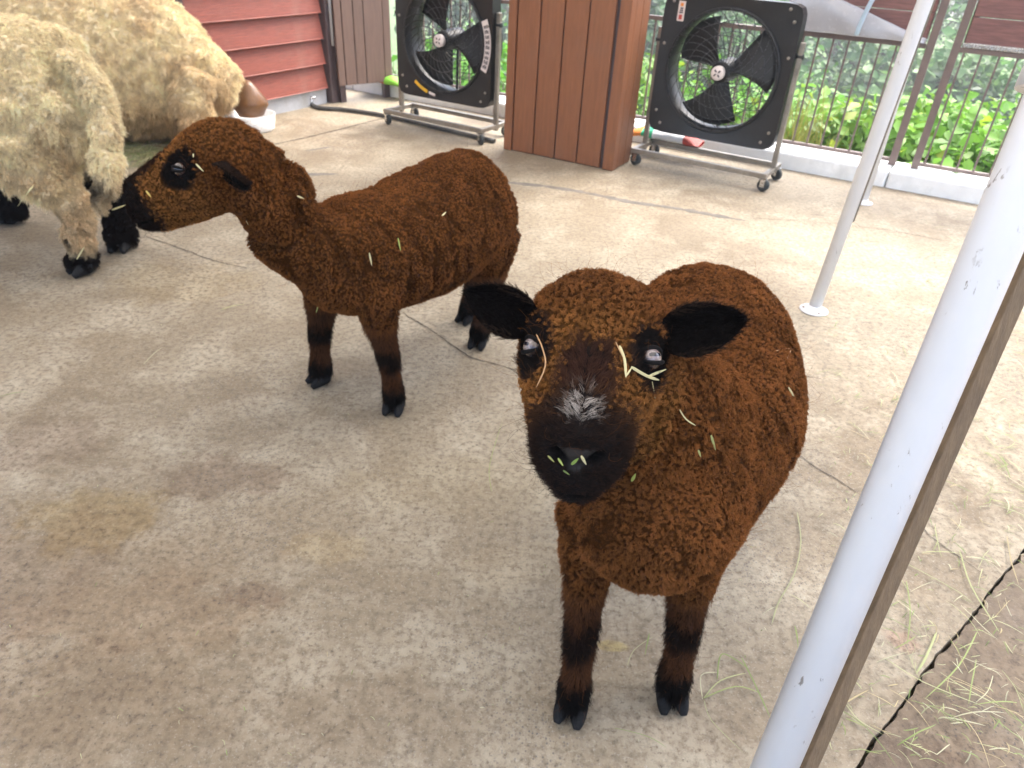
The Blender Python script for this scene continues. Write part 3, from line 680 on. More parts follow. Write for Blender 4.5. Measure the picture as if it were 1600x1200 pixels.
def hoof(parent, foot, fdir, s=1.):
    """cloven hoof: two tapering toes and small dew claws"""
    f = unit((fdir[0], fdir[1], 0)); l = np.array([f[1], -f[0], 0]); mb = MB()
    for sg in (-1, 1):
        S = []
        for (x, z, w_, hu, hd) in ((-.016, .024, .010, .014, .016), (-.002, .022, .0125, .016, .020), (.014, .016, .0125, .014, .0155), (.027, .010, .0095, .009, .0095), (.035, .0062, .005, .005, .0058)):
            c = np.array([foot[0], foot[1], 0])+f*x*s+l*sg*(.0125+.10*max(x, 0))*s; S.append((c[0], c[1], z*s, w_*s, hu*s, hd*s))
        loft(mb, S, l, 3, 12)
    return mb.build('hoof', M['hoof'], parent)
def ear(parent, base, d, face, length, width, seed, col_in, col_out, furn):
    """leaf shaped cupped ear, a closed shell, with short fur of its own"""
    d = unit(d); face = unit(np.asarray(face)-d*(np.asarray(face)@d)); sd_ = np.cross(d, face); nu_, nw = 14, 11; mb = MB(); v = []
    for lay in (0, 1):
        for i in range(nu_):
            q = i/(nu_-1); ww = width/2*(math.sin(math.pi*min(.14+.86*q, 1)**.85)**.75 if q < 1 else 0)+.0015
            for j in range(nw):
                s_ = j/(nw-1)*2-1
                cup = (.34*width*(s_*s_)*(1-.5*q)-.10*width)+.03*length*math.sin(q*2.5)
                v.append(np.asarray(base)+d*length*q+sd_*ww*s_+face*(cup-(0 if lay == 0 else .0045*(1-abs(s_)**4*.7))))
    o_ = nu_*nw
    f = [(i*nw+j, i*nw+j+1, (i+1)*nw+j+1, (i+1)*nw+j) for i in range(nu_-1) for j in range(nw-1)]
    f += [tuple(o_+k for k in reversed(q)) for q in f]
    for i in range(nu_-1): f += [(i*nw, (i+1)*nw, o_+(i+1)*nw, o_+i*nw), ((i+1)*nw-1+0, o_+(i+1)*nw-1, o_+(i+2)*nw-1, (i+2)*nw-1)]
    mb.add(v, f, True); o = mb.build('ear', M['skin'], parent); me = o.data
    c = np.tile(np.array(col_in), (len(me.vertices), 1)); c[o_:] = col_out; setcol(me, c*.7)
    if furn:
        p, n = scatter(me, .0028, seed); k = len(p); inner = (n@face) > .1; cc = np.where(inner[:, None], col_in, col_out)
        edge = np.abs((p-np.asarray(base))@sd_)/(width/2) > .78
        F = dict(L=np.where(inner, .004, .004)*(.7+.6*RNG.random(k))+edge*.0015, R=np.full(k, .0016), K=np.full(k, 5), root=cc*.6, tip=cc*1.3+edge[:, None]*np.array([.025, .014, .008]), lean=np.tile(d*.9, (k, 1)), curl=np.full(k, .0004), hook=np.full(k, .25), jit=np.full(k, .5), pinch=np.full(k, .3))
        wool('ear_fur', o, M['wool'], p, n, F, seed+1, 4, .00022)
    return o
def eye(parent, pos, look, upv, r, iris, lid=.74):
    look = unit(look); x = unit(np.cross(upv, look)); y = np.cross(look, x)
    Mx = Matrix([[x[i], y[i], look[i], pos[i]] for i in range(3)]+[[0, 0, 0, 1]])
    mb = MB(); prof = [(r*math.sin(math.pi*i/16), r*math.cos(math.pi*i/16)) for i in range(17)]; prof[0] = (.00001, r); prof[-1] = (.00001, -r)
    mb.lathe(prof, 24); o = mb.build('eye', M[iris], parent); o.matrix_parent_inverse = Matrix.Identity(4); o.matrix_local = Mx
    # lids
    mb = MB()
    for sg in (1, -1):
        P = []
        for i in range(13):
            a = -1.35+2.7*i/12; b = sg*(lid*math.cos(a)**.8 if abs(a) < 1.5 else 0)+.0
            P.append((1.07*r*math.sin(a), 1.07*r*math.sin(b), 1.05*r*math.cos(a)*math.cos(b)))
        mb.tube(P, [.0012+.0016*math.sin(math.pi*i/12) for i in range(13)], 8)
    l_ = mb.build('eyelid', M['lid'], o)
    return o
def iris_mat(name, base, mid):
    m, t, b = newmat(name); c = t.new('ShaderNodeTexCoord'); s_ = t.new('ShaderNodeSeparateXYZ', i_0=c.outputs['Object'])
    x = t.math('DIVIDE', s_.outputs[0], .0072); y = t.math('DIVIDE', s_.outputs[1], .0024)
    e = t.math('ADD', t.math('POWER', t.math('ABSOLUTE', x), 4.), t.math('POWER', t.math('ABSOLUTE', y), 4.))
    pup = t.ramp(e, 1.25, .8); rr_ = t.math('SQRT', t.math('ADD', t.math('MULTIPLY', s_.outputs[0], s_.outputs[0]), t.math('MULTIPLY', s_.outputs[1], s_.outputs[1])))
    col = t.mix(t.ramp(t.noise(c.outputs['Object'], 420, 3), .35, .7), base, mid); col = t.mix(t.ramp(rr_, .0085, .0112), col, (.05, .03, .025))
    col = t.mix(pup, col, (.008, .01, .018)); t.l.new(col, b.inputs['Base Color']); b.inputs['Roughness'].default_value = .25
    b.inputs['Coat Weight'].default_value = 1.; b.inputs['Coat Roughness'].default_value = .03; return m
M['iris_pale'] = iris_mat('iris_pale', (.17, .125, .115), (.28, .225, .215)); M['iris_dark'] = iris_mat('iris_dark', (.016, .011, .009), (.03, .022, .019))
M['lid'] = mat('lid', (.004, .003, .003), .85, .3, 40, spec=.2)

HEAD = [  # s, halfwidth, top, bottom   (head axes, skin without wool)
    (-.115, .030, -.030, -.085), (-.095, .060, .000, -.103), (-.055, .081, .027, -.116), (-.01, .080, .018, -.122), (.030, .070, .006, -.122),
    (.062, .058, -.002, -.120), (.088, .051, -.008, -.118), (.110, .046, -.013, -.115), (.127, .0385, -.023, -.107), (.139, .026, -.036, -.088)]
BLK = np.array([.0065, .0052, .0048])

def make_lamb(name, label, E_, hf, hx, trunk, lat, neck, legs, seed, spacing, K, cols, eye_kind, ear_spec, hs=1., looks=None, eyeup=(0, 0, 1)):
    """legs: list of (rows x y z rlat rfore), forward dir"""
    root = empty(name, (*np.mean([l[0][-1][:2] for l in legs], 0), 0), 0, label, 'sheep', 'brown lambs')
    off = np.array(root.location); hf = unit(hf); hx = unit(hx-hf*(hx@hf)); hn = np.cross(hf, hx)
    if hn[2] < 0: hn = -hn
    mb = MB(); loft(mb, trunk, lat)
    loft(mb, neck[0], neck[1], up=neck[2])
    S = []
    for s_, w_, tp, bt_ in HEAD:
        c = E_+hf*s_*hs+hn*(tp+bt_)/2*hs; S.append((*c, w_*hs, (tp-bt_)/2*hs, (tp-bt_)/2*hs))
    loft(mb, S, hx, 4, 32, up=hn, taper=.30)
    for rows, fd in legs:
        fd = unit((fd[0], fd[1], 0)); l = np.array([fd[1], -fd[0], 0])
        loft(mb, [(x, y, z, a, b, b) for x, y, z, a, b in rows], l, 4, 18, up=fd)
    me = fuse(mb, .0042, 5); v = mverts(me); N = mnorms(me)
    hc = np.stack([(v-E_)@hf, (v-E_)@hx, (v-E_)@hn], 1)/hs
    # nostrils, mouth line and eye sockets pressed into the head
    def nost(hc):
        d = 0
        for sg in (-1, 1):
            a = hc[:, 1]*sg-.0175; b = hc[:, 2]+.040; ca, sa = math.cos(.55), math.sin(.55); x = a*ca+b*sa; y = -a*sa+b*ca
            y = y-12*x*x
            d = np.maximum(d, np.exp(-(x/.0115)**2-(y/.0046)**2)*sstep(hc[:, 0], .098, .114))
        return d
    def mouth(hc): return np.exp(-((hc[:, 2]+.085+.08*(.13-hc[:, 0])-3.*hc[:, 1]**2)/.0034)**2)*sstep(hc[:, 0], .050, .08)
    def phil(hc): return np.exp(-(hc[:, 1]/.0022)**2)*sstep(hc[:, 0], .11, .125)*sstep(hc[:, 2], -.080, -.066)*sstep(-hc[:, 2], .03, .045)
    def pad(hc): return sstep(.021-np.abs(hc[:, 1])-.9*np.maximum(-hc[:, 2]-.036, 0), 0, .005)*sstep(hc[:, 0], .114, .120)*sstep(hc[:, 2], -.060, -.054)*sstep(-hc[:, 2], .026, .031)
    EY = [np.array([.004, sg*.068, -.016]) for sg in (-1, 1)]
    dv = nost(hc)*.011+mouth(hc)*.0045+phil(hc)*.0028
    for e in EY: dv = dv+.006*np.exp(-np.sum((hc-e)**2, 1)/.022**2)
    # nose pad sits slightly proud above the nostrils
    dv = dv-.003*np.exp(-(hc[:, 1]/.022)**2-((hc[:, 2]+.026)/.010)**2)*sstep(hc[:, 0], .10, .12)
    fw0 = unit(np.cross(lat, [0, 0, 1])); la0 = unit(lat); far = sstep(hc[:, 0]*-1, .02, .09)
    def furrow(v):
        n_ = vnoise(np.stack([(v@fw0)/.019, (v@la0)/.06, v[:, 2]/.085], 1)+(fbm(v*20)[:, None]-.5)*1.5); return 1-np.exp(-((n_-.5)/.085)**2)
    rg = furrow(v); sd0 = sstep(np.abs(N@la0), .15, .6)*far*sstep(v[:, 2], .20, .27)
    dv = dv-.010*(rg-.7)*sd0-.004*(vnoise(v/.014)-.5)*far*(1-sd0)*sstep(v[:, 2], .20, .27)
    v = v-N*(dv*hs)[:, None]; setverts(me, v-off)
    def zones(v):
        hc = np.stack([(v-E_)@hf, (v-E_)@hx, (v-E_)@hn], 1)/hs; s_, w_, n_ = hc.T; aw = np.abs(w_)
        isH = (s_ > -.13) & (s_ < .16) & (np.hypot(w_, n_+.048) < .102)
        nz = .012*(fbm(v*60)-.5)
        stripe = sstep(.021+.10*np.maximum(s_, 0)+nz-aw, -.006, .006)*sstep(s_, .005, .03)*sstep(n_, -.045, -.03)
        muz = sstep(s_+nz*1.5-.9*np.maximum(-n_-.090, 0)-cols.get('muz', 0), .066, .084)
        ey = 0
        for e in EY:
            q = hc-e-np.array([.004, 0, .002]); ey = np.maximum(ey, sstep(np.sqrt((q[:, 0]/1.15)**2+(q[:, 1])**2+(q[:, 2]/1.0)**2)+nz*.7, .040, .028))
        bare = np.where(isH, np.maximum(np.maximum(stripe, muz), ey), 0)
        leg = 0
        for rows, fd in legs:
            a = catmull(np.array(rows), 6)
            d = np.full(len(v), 9.)
            for q in a: d = np.minimum(d, np.linalg.norm(v-q[:3], axis=1)-max(q[3], q[4]))
            leg = np.maximum(leg, (d < .012)*sstep(v[:, 2], cols['legtop']+.03, cols['legtop']-.015))
        return hc, isH, bare, leg, ey, muz, stripe
    def bodycol(v, hc, isH, bare, leg):
        tip = np.tile(cols['body'], (len(v), 1)); n1 = fbm(v*14, 3)[:, None]; n2 = fbm(v*70+5, 2)[:, None]
        tip = tip*(.72+.56*n1); tip = tip*(1-.35*sstep(.34-v[:, 2], -.02, .14)[:, None])  # darker low on the body: underside shade painted into the fleece colour
        face = (sstep(hc[:, 0], -.055, .03)*isH*sstep(.062-hc[:, 2]*0, 0, .06))[:, None]
        crown = (isH*sstep(hc[:, 2], -.03, .015)*sstep(-hc[:, 0], .02, .06))[:, None]*.6
        tip = tip*(1-face)+face*cols['face']*(.6+.8*n2); tip = tip*(1-crown)+crown*cols['crown']*(.6+.8*n2)
        z = v[:, 2]+.026*(fbm(v*45)-.5)*2; kn = cols['knee']
        band = np.maximum(sstep(z, .100, .062), sstep(np.abs(z-kn), .044, .014)*.9); lc = cols['leg']*(1-band)[:, None]+BLK*band[:, None]
        tip = tip*(1-leg[:, None])+lc*leg[:, None]
        return tip
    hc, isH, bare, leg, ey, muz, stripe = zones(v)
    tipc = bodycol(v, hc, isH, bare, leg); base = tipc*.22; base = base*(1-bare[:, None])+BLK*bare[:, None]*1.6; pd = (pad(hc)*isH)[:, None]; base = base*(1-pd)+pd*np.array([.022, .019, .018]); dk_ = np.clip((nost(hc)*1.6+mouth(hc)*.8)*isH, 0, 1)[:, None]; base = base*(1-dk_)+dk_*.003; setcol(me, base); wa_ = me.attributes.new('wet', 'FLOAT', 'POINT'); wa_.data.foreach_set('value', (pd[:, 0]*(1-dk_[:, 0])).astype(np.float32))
    body = bpy.data.objects.new('body', me); link(body, root); me.materials.clear(); me.materials.append(M['skin'])
    # ---- fleece tufts
    p, n = scatter(me, spacing, seed); pw = p+off; hc, isH, bare, leg, ey, muz, stripe = zones(pw); k = len(p); r = np.random.default_rng(seed+1)
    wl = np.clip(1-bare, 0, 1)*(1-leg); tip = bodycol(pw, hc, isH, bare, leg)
    fw_ = unit(np.cross(lat, [0, 0, 1])); la = unit(lat)
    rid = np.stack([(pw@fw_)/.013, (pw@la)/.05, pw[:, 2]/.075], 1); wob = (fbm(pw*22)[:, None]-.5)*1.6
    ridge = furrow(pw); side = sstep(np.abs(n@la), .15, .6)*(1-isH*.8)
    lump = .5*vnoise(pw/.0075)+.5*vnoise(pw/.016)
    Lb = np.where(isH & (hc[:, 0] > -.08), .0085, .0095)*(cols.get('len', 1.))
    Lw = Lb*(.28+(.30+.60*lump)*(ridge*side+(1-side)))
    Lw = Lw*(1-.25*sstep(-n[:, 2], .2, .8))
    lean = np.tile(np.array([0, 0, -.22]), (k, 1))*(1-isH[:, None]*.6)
    F = dict(L=Lw, R=np.full(k, spacing*.50), K=np.where((r.random(k) < wl), K, 0), root=tip*.035, tip=tip*((.45+1.0*lump)*(.25+.75*ridge*side+.72*(1-side)))[:, None], lean=lean, curl=np.full(k, .0017), hook=.30+.35*r.random(k), jit=np.full(k, .22), pinch=np.full(k, .95))  # tips paler by nature; near-black roots and furrow darkening paint in shade
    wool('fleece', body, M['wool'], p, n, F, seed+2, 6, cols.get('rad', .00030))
    # ---- short coat on face and legs
    p, n = scatter(me, .0036, seed+5); pw = p+off; hc, isH, bare, leg, ey, muz, stripe = zones(pw); k = len(p)
    wet = nost(hc)*2+pad(hc)*2*(hc[:, 0] > .115)+mouth(hc)*.7
    eyb = np.min([np.linalg.norm(hc-e, axis=1) for e in EY], 0) < .013
    tipf = bodycol(pw, hc, isH, bare, leg); fcol = np.tile(np.array([.021, .0125, .0095]), (k, 1))
    ed = (1-sstep(hc[:, 0], .070, .112))[:, None]*.75; fcol = fcol*(1-ed)+ed*np.array([.085, .040, .019])
    fcol = fcol*(1-ey[:, None])+ey[:, None]*BLK*1.3
    br = (stripe*(1-muz)*(1-sstep(hc[:, 0], .055, .095)))[:, None]; fcol = fcol*(1-br)+br*np.array([.050, .023, .015])
    wht = cols['blaze']*np.exp(-(hc[:, 1]/.017)**2-((hc[:, 0]-.090)/.018)**2)*(hc[:, 2] > -.045)*(r2 := np.random.default_rng(seed+6)).random(k)*2.1
    wht = np.clip(wht-.25, 0, 1)[:, None]; fcol = fcol*(1-wht)+wht*np.array([.50, .44, .38])
    cc = np.where(leg[:, None] > .3, tipf, fcol)
    amt = np.where((bare > .25), 1, 0)*(wet < .3)*(~eyb)+np.where(leg > .3, 1, 0)
    Ls = np.where(leg > .3, 0.0065*(.6+.9*r2.random(k)), .0065*(.7+.6*r2.random(k)))*np.where(ey > .5, .7, 1)*np.where(muz > .6, .7, 1)*(1+.5*wht[:, 0])
    down = np.array([0, 0, -1.1]); lean = np.where(leg[:, None] > .3, down, -hf*.9*np.where(muz > .5, .3, 1)[:, None]+np.sign(hc[:, 1:2])*hx*.5)
    F = dict(L=Ls, R=np.full(k, .003), K=np.where(amt > 0, 9, 0), root=cc*.5, tip=cc*1.15, lean=lean, curl=np.full(k, .0006), hook=np.full(k, .25), jit=np.full(k, .5), pinch=np.full(k, .2))
    wool('short_coat', body, M['wool'], p, n, F, seed+7, 5, .00024)
    # ---- whiskers and stray hairs
    p, n = scatter(me, .02, seed+9); pw = p+off; hc, isH, bare, leg, ey, muz, stripe = zones(pw); k = len(p)
    wk = (muz > .5) & (hc[:, 2] < -.035); F = dict(L=np.where(wk, .028, .026)*(.6+.8*r2.random(k)), R=np.full(k, .006), K=np.where(wk, 3, 1), root=np.where(wk[:, None], BLK, tipf[:1]*0+cols['body']*.3), tip=np.where(wk[:, None], BLK*2, cols['body']*.8), lean=np.tile(-hf*.2, (k, 1)), curl=np.full(k, .003), hook=np.full(k, .6), jit=np.full(k, .6), pinch=np.full(k, 0.))
    wool('stray_hair', body, M['wool'], p, n, F, seed+10, 6, .00012)
    # ---- eyes, ears, hooves (children in root space)
    for i, sg in enumerate((-1, 1)):
        ctr = E_+(hf*.004+hx*sg*.0605+hn*-.0190)*hs
        lk = looks[i] if looks else hx*sg*.75+hn*.42+hf*.25
        eye(root, ctr-off, lk, eyeup, (.0128 if looks else .0115)*hs, eye_kind, .70 if looks else .26)
    for (b_, d_, fc, ln, wd) in ear_spec: ear(root, np.asarray(b_)-off, d_, fc, ln, wd, seed+20, np.array([.0065, .005, .0045]), np.array([.018, .010, .007]), True)
    for rows, fd in legs: hoof(root, np.array(rows[-1][:3])-off, fd, cols.get('hoof', 1.))
    return root, hf, hx, hn

# ---------------------------------------------------------------- lamb looking up at the camera
e0 = atD(926, 527, .80)
AL = R(-3.2); hx0 = RT*math.cos(AL)+DN*math.sin(AL); n0 = .72*(-math.sin(AL)*RT+math.cos(AL)*DN)-.694*FW
ps = R(13); HF1 = math.cos(ps)*n0-math.sin(ps)*hx0; HX1 = math.cos(ps)*hx0+math.sin(ps)*n0
F1 = np.array([.20, .68, 0]); B1 = unit([.30, .954, 0]); L1 = np.array([B1[1], -B1[0], 0])
def tr_(F, B, rows): return [(*(F+B*t)[:2], zc, hw, hu, hd) for t, hw, zc, hu, hd in rows]
T1 = tr_(F1, B1, [(.69, .03, .40, .05, .05), (.675, .09, .385, .115, .11), (.61, .150, .370, .168, .13), (.48, .180, .362, .170, .135), (.33, .182, .365, .150, .130), (.18, .146, .368, .14, .125), (.07, .120, .370, .14, .112), (-.005, .092, .376, .11, .082), (-.045, .045, .37, .06, .05)]); T1 = [(x-dx, *q) for (x, *q), dx in zip(T1, (0, 0, 0, 0, .0, .008, .014, .014, .014))]
hn1 = np.cross(unit(HF1), unit(HX1)); hn1 = hn1 if hn1[2] > 0 else -hn1
nk = e0-unit(HF1)*.055-hn1*.055
N1 = ([(.262, .90, .39, .125, .13, .13), (.215, .82, .46, .118, .125, .125), (.165, .775, .535, .102, .108, .108), (*(nk+np.array([.02, .02, -.04])), .088, .092, .092), (*nk, .07, .075, .075)], L1, np.array([0, -1., .6]))
def leg_rows(top, foot, ks=1., bend=(0, 0), zt=.36):
    top = np.array(top); foot = np.array(foot); out = []
    for z, q, a, b in ((zt, 0, .050, .060), (.28, .25, .036, .044), (.215, .5, .0245, .029), (.155, .75, .0225, .0245), (.105, .88, .0180, .0195), (.062, .95, .0225, .025), (.034, 1, .0215, .026), (.016, 1.0, .016, .020)):
        xy = top+(foot-top)*q; k = math.exp(-((z-.155)/.06)**2); out.append((xy[0]+bend[0]*k, xy[1]+bend[1]*k, z, a*ks, b*ks))
    return out
def hind_rows(top, foot, fwd, ks=1., zt=.36):
    top = np.array(top); foot = np.array(foot); f = np.array(fwd[:2]); out = []
    for z, q, o_, a, b in ((zt, 0, .03, .07, .085), (.29, .2, .025, .056, .072), (.225, .5, .008, .036, .045), (.175, .8, -.022, .024, .031), (.14, .95, -.024, .0205, .026), (.095, 1, -.010, .0185, .021), (.060, 1, -.002, .0225, .025), (.034, 1, .006, .0215, .026), (.016, 1, .008, .016, .020)):
        xy = top+(foot-top)*q+f*o_; out.append((xy[0], xy[1], z, a*ks, b*ks))
    return out
fa, fb = G(893, 1108), G(1046, 1090)
fd1 = -B1[:2]
legs1 = [(leg_rows((.125, .755), fa[:2]), np.array([-.28, -.96])), (leg_rows((.275, .745), fb[:2]), np.array([.02, -1.])),
         (hind_rows((F1+B1*.50-L1*.085)[:2], (F1+B1*.50-L1*.075)[:2], -B1), -B1), (hind_rows((F1+B1*.50+L1*.085)[:2], (F1+B1*.50+L1*.075)[:2], -B1), -B1)]
COL1 = dict(body=np.array([.260, .100, .029]), face=np.array([.32, .138, .039]), crown=np.array([.195, .080, .026]), leg=np.array([.072, .030, .013]), legtop=.235, knee=.165, blaze=1.)
HFu = unit(HF1); HXu = unit(HX1-HFu*(HX1@HFu))
toC = -FW
ears1 = [(e0-HXu*.078-HFu*.030-hn1*.014, -RT*.86-DN*.42-FW*.1, toC+HFu*.2, .084, .056), (e0+HXu*.080-HFu*.030-hn1*.014, RT*.93-DN*.20-FW*.05, toC+HFu*.2, .094, .058)]
make_lamb('lamb', 'brown lamb with a white fleck above its nose, looking up beside the thick white pole', e0, HF1, HX1, T1, L1, N1, legs1, 100, .0044, 12, COL1, 'iris_pale', ears1,
          looks=[-HXu*.80+hn1*.50+HFu*.20, HXu*.42+hn1*.80+HFu*.25], eyeup=-DN, hs=1.08)

# ---------------------------------------------------------------- lamb in profile sniffing the white sheep
HF2 = unit([-.90, -.16, -.34]); HX2 = unit([.175, -.985, 0]); hn2 = np.cross(HF2, HX2); hn2 = hn2 if hn2[2] > 0 else -hn2
nose2 = atY(199, 303, 1.33); E2 = nose2-HF2*.145+hn2*.040
F2 = np.array([-.395, 1.51, 0]); B2 = unit([.586, .81, 0]); L2 = np.array([B2[1], -B2[0], 0])
T2 = tr_(F2, B2, [(.530, .03, .42, .04, .05), (.510, .09, .415, .11, .085), (.455, .138, .405, .156, .088), (.36, .162, .395, .158, .120), (.25, .17, .385, .150, .145), (.12, .158, .385, .135, .14), (.02, .14, .388, .138, .13), (-.06, .11, .39, .105, .10), (-.105, .05, .395, .05, .05)])
nk2 = E2-HF2*.06-hn2*.055
N2 = ([(-.34, 1.56, .415, .13, .108, .13), (-.43, 1.49, .445, .112, .072, .118), (-.51, 1.44, .500, .085, .062, .086), (*(nk2+np.array([.055, .03, -.055])), .080, .076, .080), (*nk2, .068, .068, .072)], L2*.5+HX2*.5, np.array([-.5, -.3, .8]))
g1_, g2_, g3_, g4_ = G(503, 598), G(617, 640), G(733, 500), G(750, 538)
legs2 = [(leg_rows(F2[:2]-L2[:2]*.085, g1_[:2], 1.04), np.array([-.75, -.65])), (leg_rows(F2[:2]+L2[:2]*.09, g2_[:2], 1.04), np.array([-.1, -1.])),
         (hind_rows((F2+B2*.445-L2*.09)[:2], g3_[:2], -B2, 1.1), -B2), (hind_rows((F2+B2*.455+L2*.085)[:2], g4_[:2], -B2, 1.1), np.array([-.2, -1.]))]
COL2 = dict(body=np.array([.250, .094, .026]), face=np.array([.34, .145, .040]), crown=np.array([.29, .122, .035]), leg=np.array([.072, .030, .013]), legtop=.25, knee=.165, blaze=0., hoof=1.05, muz=.016)
ears2 = [(E2+HX2*.094-HF2*.075-hn2*.035, HX2*.72-HF2*.62-hn2*.55, hn2*-.3+HX2*.5-HF2*-.5, .075, .052), (E2-HX2*.08-HF2*.05-hn2*.03, -HX2*.8-HF2*.5-hn2*.3, hn2*-.3+HF2*.5, .075, .052)]
make_lamb('lamb', 'brown lamb standing side on, stretching its nose to the white sheep', E2, HF2, HX2, T2, L2, N2, legs2, 200, .0052, 11, COL2, 'iris_dark', ears2, hs=1.10)

# ---------------------------------------------------------------- white sheep
CREAM = np.array([.95, .81, .55]); DIRT = np.array([.66, .49, .30]); SOOT = np.array([.013, .009, .0075])
def make_sheep(label, lofts, legs, seed, spacing, K, Lw, dark, dirty, parts):
    """lofts: (rows, lateral, up); dark(v)->0..1 black hair; dirty(v)->0..1 soiled fleece"""
    root = empty('sheep', (*np.mean([l[0][-1][:2] for l in legs], 0), 0), 0, label, 'sheep', 'white sheep')
    off = np.array(root.location); mb = MB()
    for rows, la, up in lofts: loft(mb, rows, la, up=up)
    for rows, fd in legs:
        fd = unit((fd[0], fd[1], 0)); loft(mb, [(x, y, z, a, b, b) for x, y, z, a, b in rows], np.array([fd[1], -fd[0], 0]), 4, 18, up=fd)
    me = fuse(mb, .010, 4); v = mverts(me); N = mnorms(me)
    v = v+N*((fbm(v*20)-.5)*.050)[:, None]; v[:, 2] = np.maximum(v[:, 2], .004)
    def colour(v):
        n1 = fbm(v*7, 3); n2 = fbm(v*38+3, 2)
        d = np.clip(dirty(v)+.55*(sstep(n1, .46, .70)-.25), 0, 1)[:, None]
        c = (CREAM*(1-d)+DIRT*d)*(.72+.5*n2)[:, None]
        k = dark(v)[:, None]; return c*(1-k)+SOOT*k
    setcol(me, colour(v)*.85); setverts(me, v-off)
    body = bpy.data.objects.new('body', me); link(body, root); me.materials.clear(); me.materials.append(M['skin'])
    p, n = scatter(me, spacing, seed); pw = p+off; k = len(p); r = np.random.default_rng(seed+1); tip = colour(pw); dk = dark(pw)
    lump = vnoise(pw/.028); L = Lw*(.40+1.1*lump)*(1-.30*dk)*np.where(pw[:, 2] < .02, .4, 1)
    under = sstep(-n[:, 2], .1, .7)
    lean = np.array([0, 0, -1.])[None]*(.30+.5*under)[:, None]*np.ones((k, 3))
    F = dict(L=L, R=np.full(k, spacing*.7), K=np.full(k, K), root=tip*.85, tip=tip*(.78+.42*lump)[:, None], lean=lean, curl=np.full(k, .0032), hook=.3+.45*r.random(k), jit=np.full(k, .4), pinch=np.full(k, .9))
    wool('fleece', body, M['white_wool'], p, n, F, seed+2, 6, .00042)
    for rows, fd in legs: hoof(root, np.array(rows[-1][:3])-off, fd, 1.45)
    parts(root, off)
    return root
def woolly_leg(top, foot, fd, k=1., zt=.48, back=-.03):
    top = np.array(top); foot = np.array(foot); f = unit(fd)[:2]; out = []
    for z, q, o_, a, b in ((zt, 0, .0, .10, .15), (.38, .3, .02, .085, .12), (.29, .65, -.01, .055, .068), (.22, .9, back, .042, .048), (.16, 1, back*.6, .040, .042), (.10, 1, 0, .038, .040), (.06, 1, .005, .044, .047), (.028, 1, .012, .036, .042)):
        xy = top+(foot-top)*q+f*o_; out.append((xy[0], xy[1], z, a*k, b*k))
    return out
D3 = unit([-.97, .22, 0]); L3 = np.array([-D3[1], D3[0], 0]); R3 = np.array([-1.33, 2.22, 0])
def row3(rows): return [(*(R3+D3*t)[:2], zc, hw, hu, hd) for t, hw, zc, hu, hd in rows]
T3 = row3([(-.005, .05, .60, .06, .07), (.02, .12, .585, .14, .16), (.10, .185, .57, .185, .20), (.28, .225, .555, .205, .225), (.55, .235, .545, .21, .225), (.85, .225, .55, .205, .20), (1.02, .17, .56, .16, .16), (1.10, .07, .57, .08, .08)])
nb = R3+D3*.95; N3 = [(*nb[:2], .60, .13, .14, .15), (*(nb+D3*.2)[:2], .66, .11, .12, .13), (*(nb+D3*.36)[:2], .74, .085, .095, .10), (*(nb+D3*.50)[:2], .74, .065, .075, .075), (*(nb+D3*.64)[:2], .67, .045, .05, .05), (*(nb+D3*.68)[:2], .64, .025, .03, .03)]
ta = atY(140, 105, 2.17); tb = atY(163, 190, 2.13); tc = atY(166, 270, 2.09); td = atY(163, 318, 2.08)
tail = [(*(ta+D3*.09+np.array([0, 0, .02])), .03, .03, .03), (*(ta+D3*.045), .034, .034, .034), (*tb, .030, .03, .03), (*tc, .031, .03, .03), (*td, .022, .022, .022), (*(td-np.array([0, 0, .018])), .008, .008, .008)]
h1_, h2_ = G(140, 427), G(196, 390); fr1, fr2 = G(20, 352), G(102, 346)
legs3 = [(woolly_leg((R3+D3*.17-L3*-.0)[:2]+np.array([.0, -.10]), h1_[:2], D3), np.array([-.6, -.8])), (woolly_leg((R3+D3*.15)[:2]+np.array([0, .11]), h2_[:2], D3), np.array([.1, -1.])),
         (woolly_leg((R3+D3*.80)[:2]+np.array([0, -.1]), (R3+D3*.82)[:2]+np.array([-.02, -.12]), D3, .85, back=.0), D3[:2]), (woolly_leg((R3+D3*.75)[:2]+np.array([0, .12]), (R3+D3*.62)[:2]+np.array([0, .22]), D3, .85, back=.0), D3[:2])]
def dark3(v):
    n = fbm(v*24+2); k = sstep(v[:, 2]+.05*(n-.5)*2, .105, .075)
    a = np.exp(-np.sum((v-atY(150, 300, 2.07))**2, 1)/.045**2)*.8+np.exp(-np.sum((v-atY(132, 130, 2.14))**2, 1)/.022**2)*.45
    k = np.maximum(k, np.clip(a*(.5+n), 0, 1)); k = np.maximum(k, sstep(v[:, 1], 2.21, 2.25)*sstep(v[:, 2], .33, .26))
    k = np.maximum(k, sstep(v[:, 0], -1.75, -1.80)*sstep(v[:, 2], .33, .28))
    head = sstep((v-R3)@D3, 1.26, 1.30); return np.maximum(np.maximum(k, head), np.clip((n-.58)*6, 0, 1)*sstep(v[:, 2], .26, .15)*.9)
def dirty3(v): return .45*sstep(v[:, 2], .50, .25)+.25*np.exp(-np.sum((v-np.array([-1.5, 2.0, .55]))**2, 1)/.15**2)
def parts3(root, off):
    h = nb+D3*.40
    for sg in (-1, 1):
        ear(root, np.array([h[0], h[1], .77])+L3*sg*.07-off, L3*sg-D3*.2-np.array([0, 0, .35]), D3+np.array([0, 0, .4]), .14, .075, 321, SOOT, SOOT, False)
        eye(root, np.array([*(nb+D3*.49)[:2], .755])+L3*sg*.06-off, L3*sg+D3*.3, (0, 0, 1), .014, 'iris_dark')
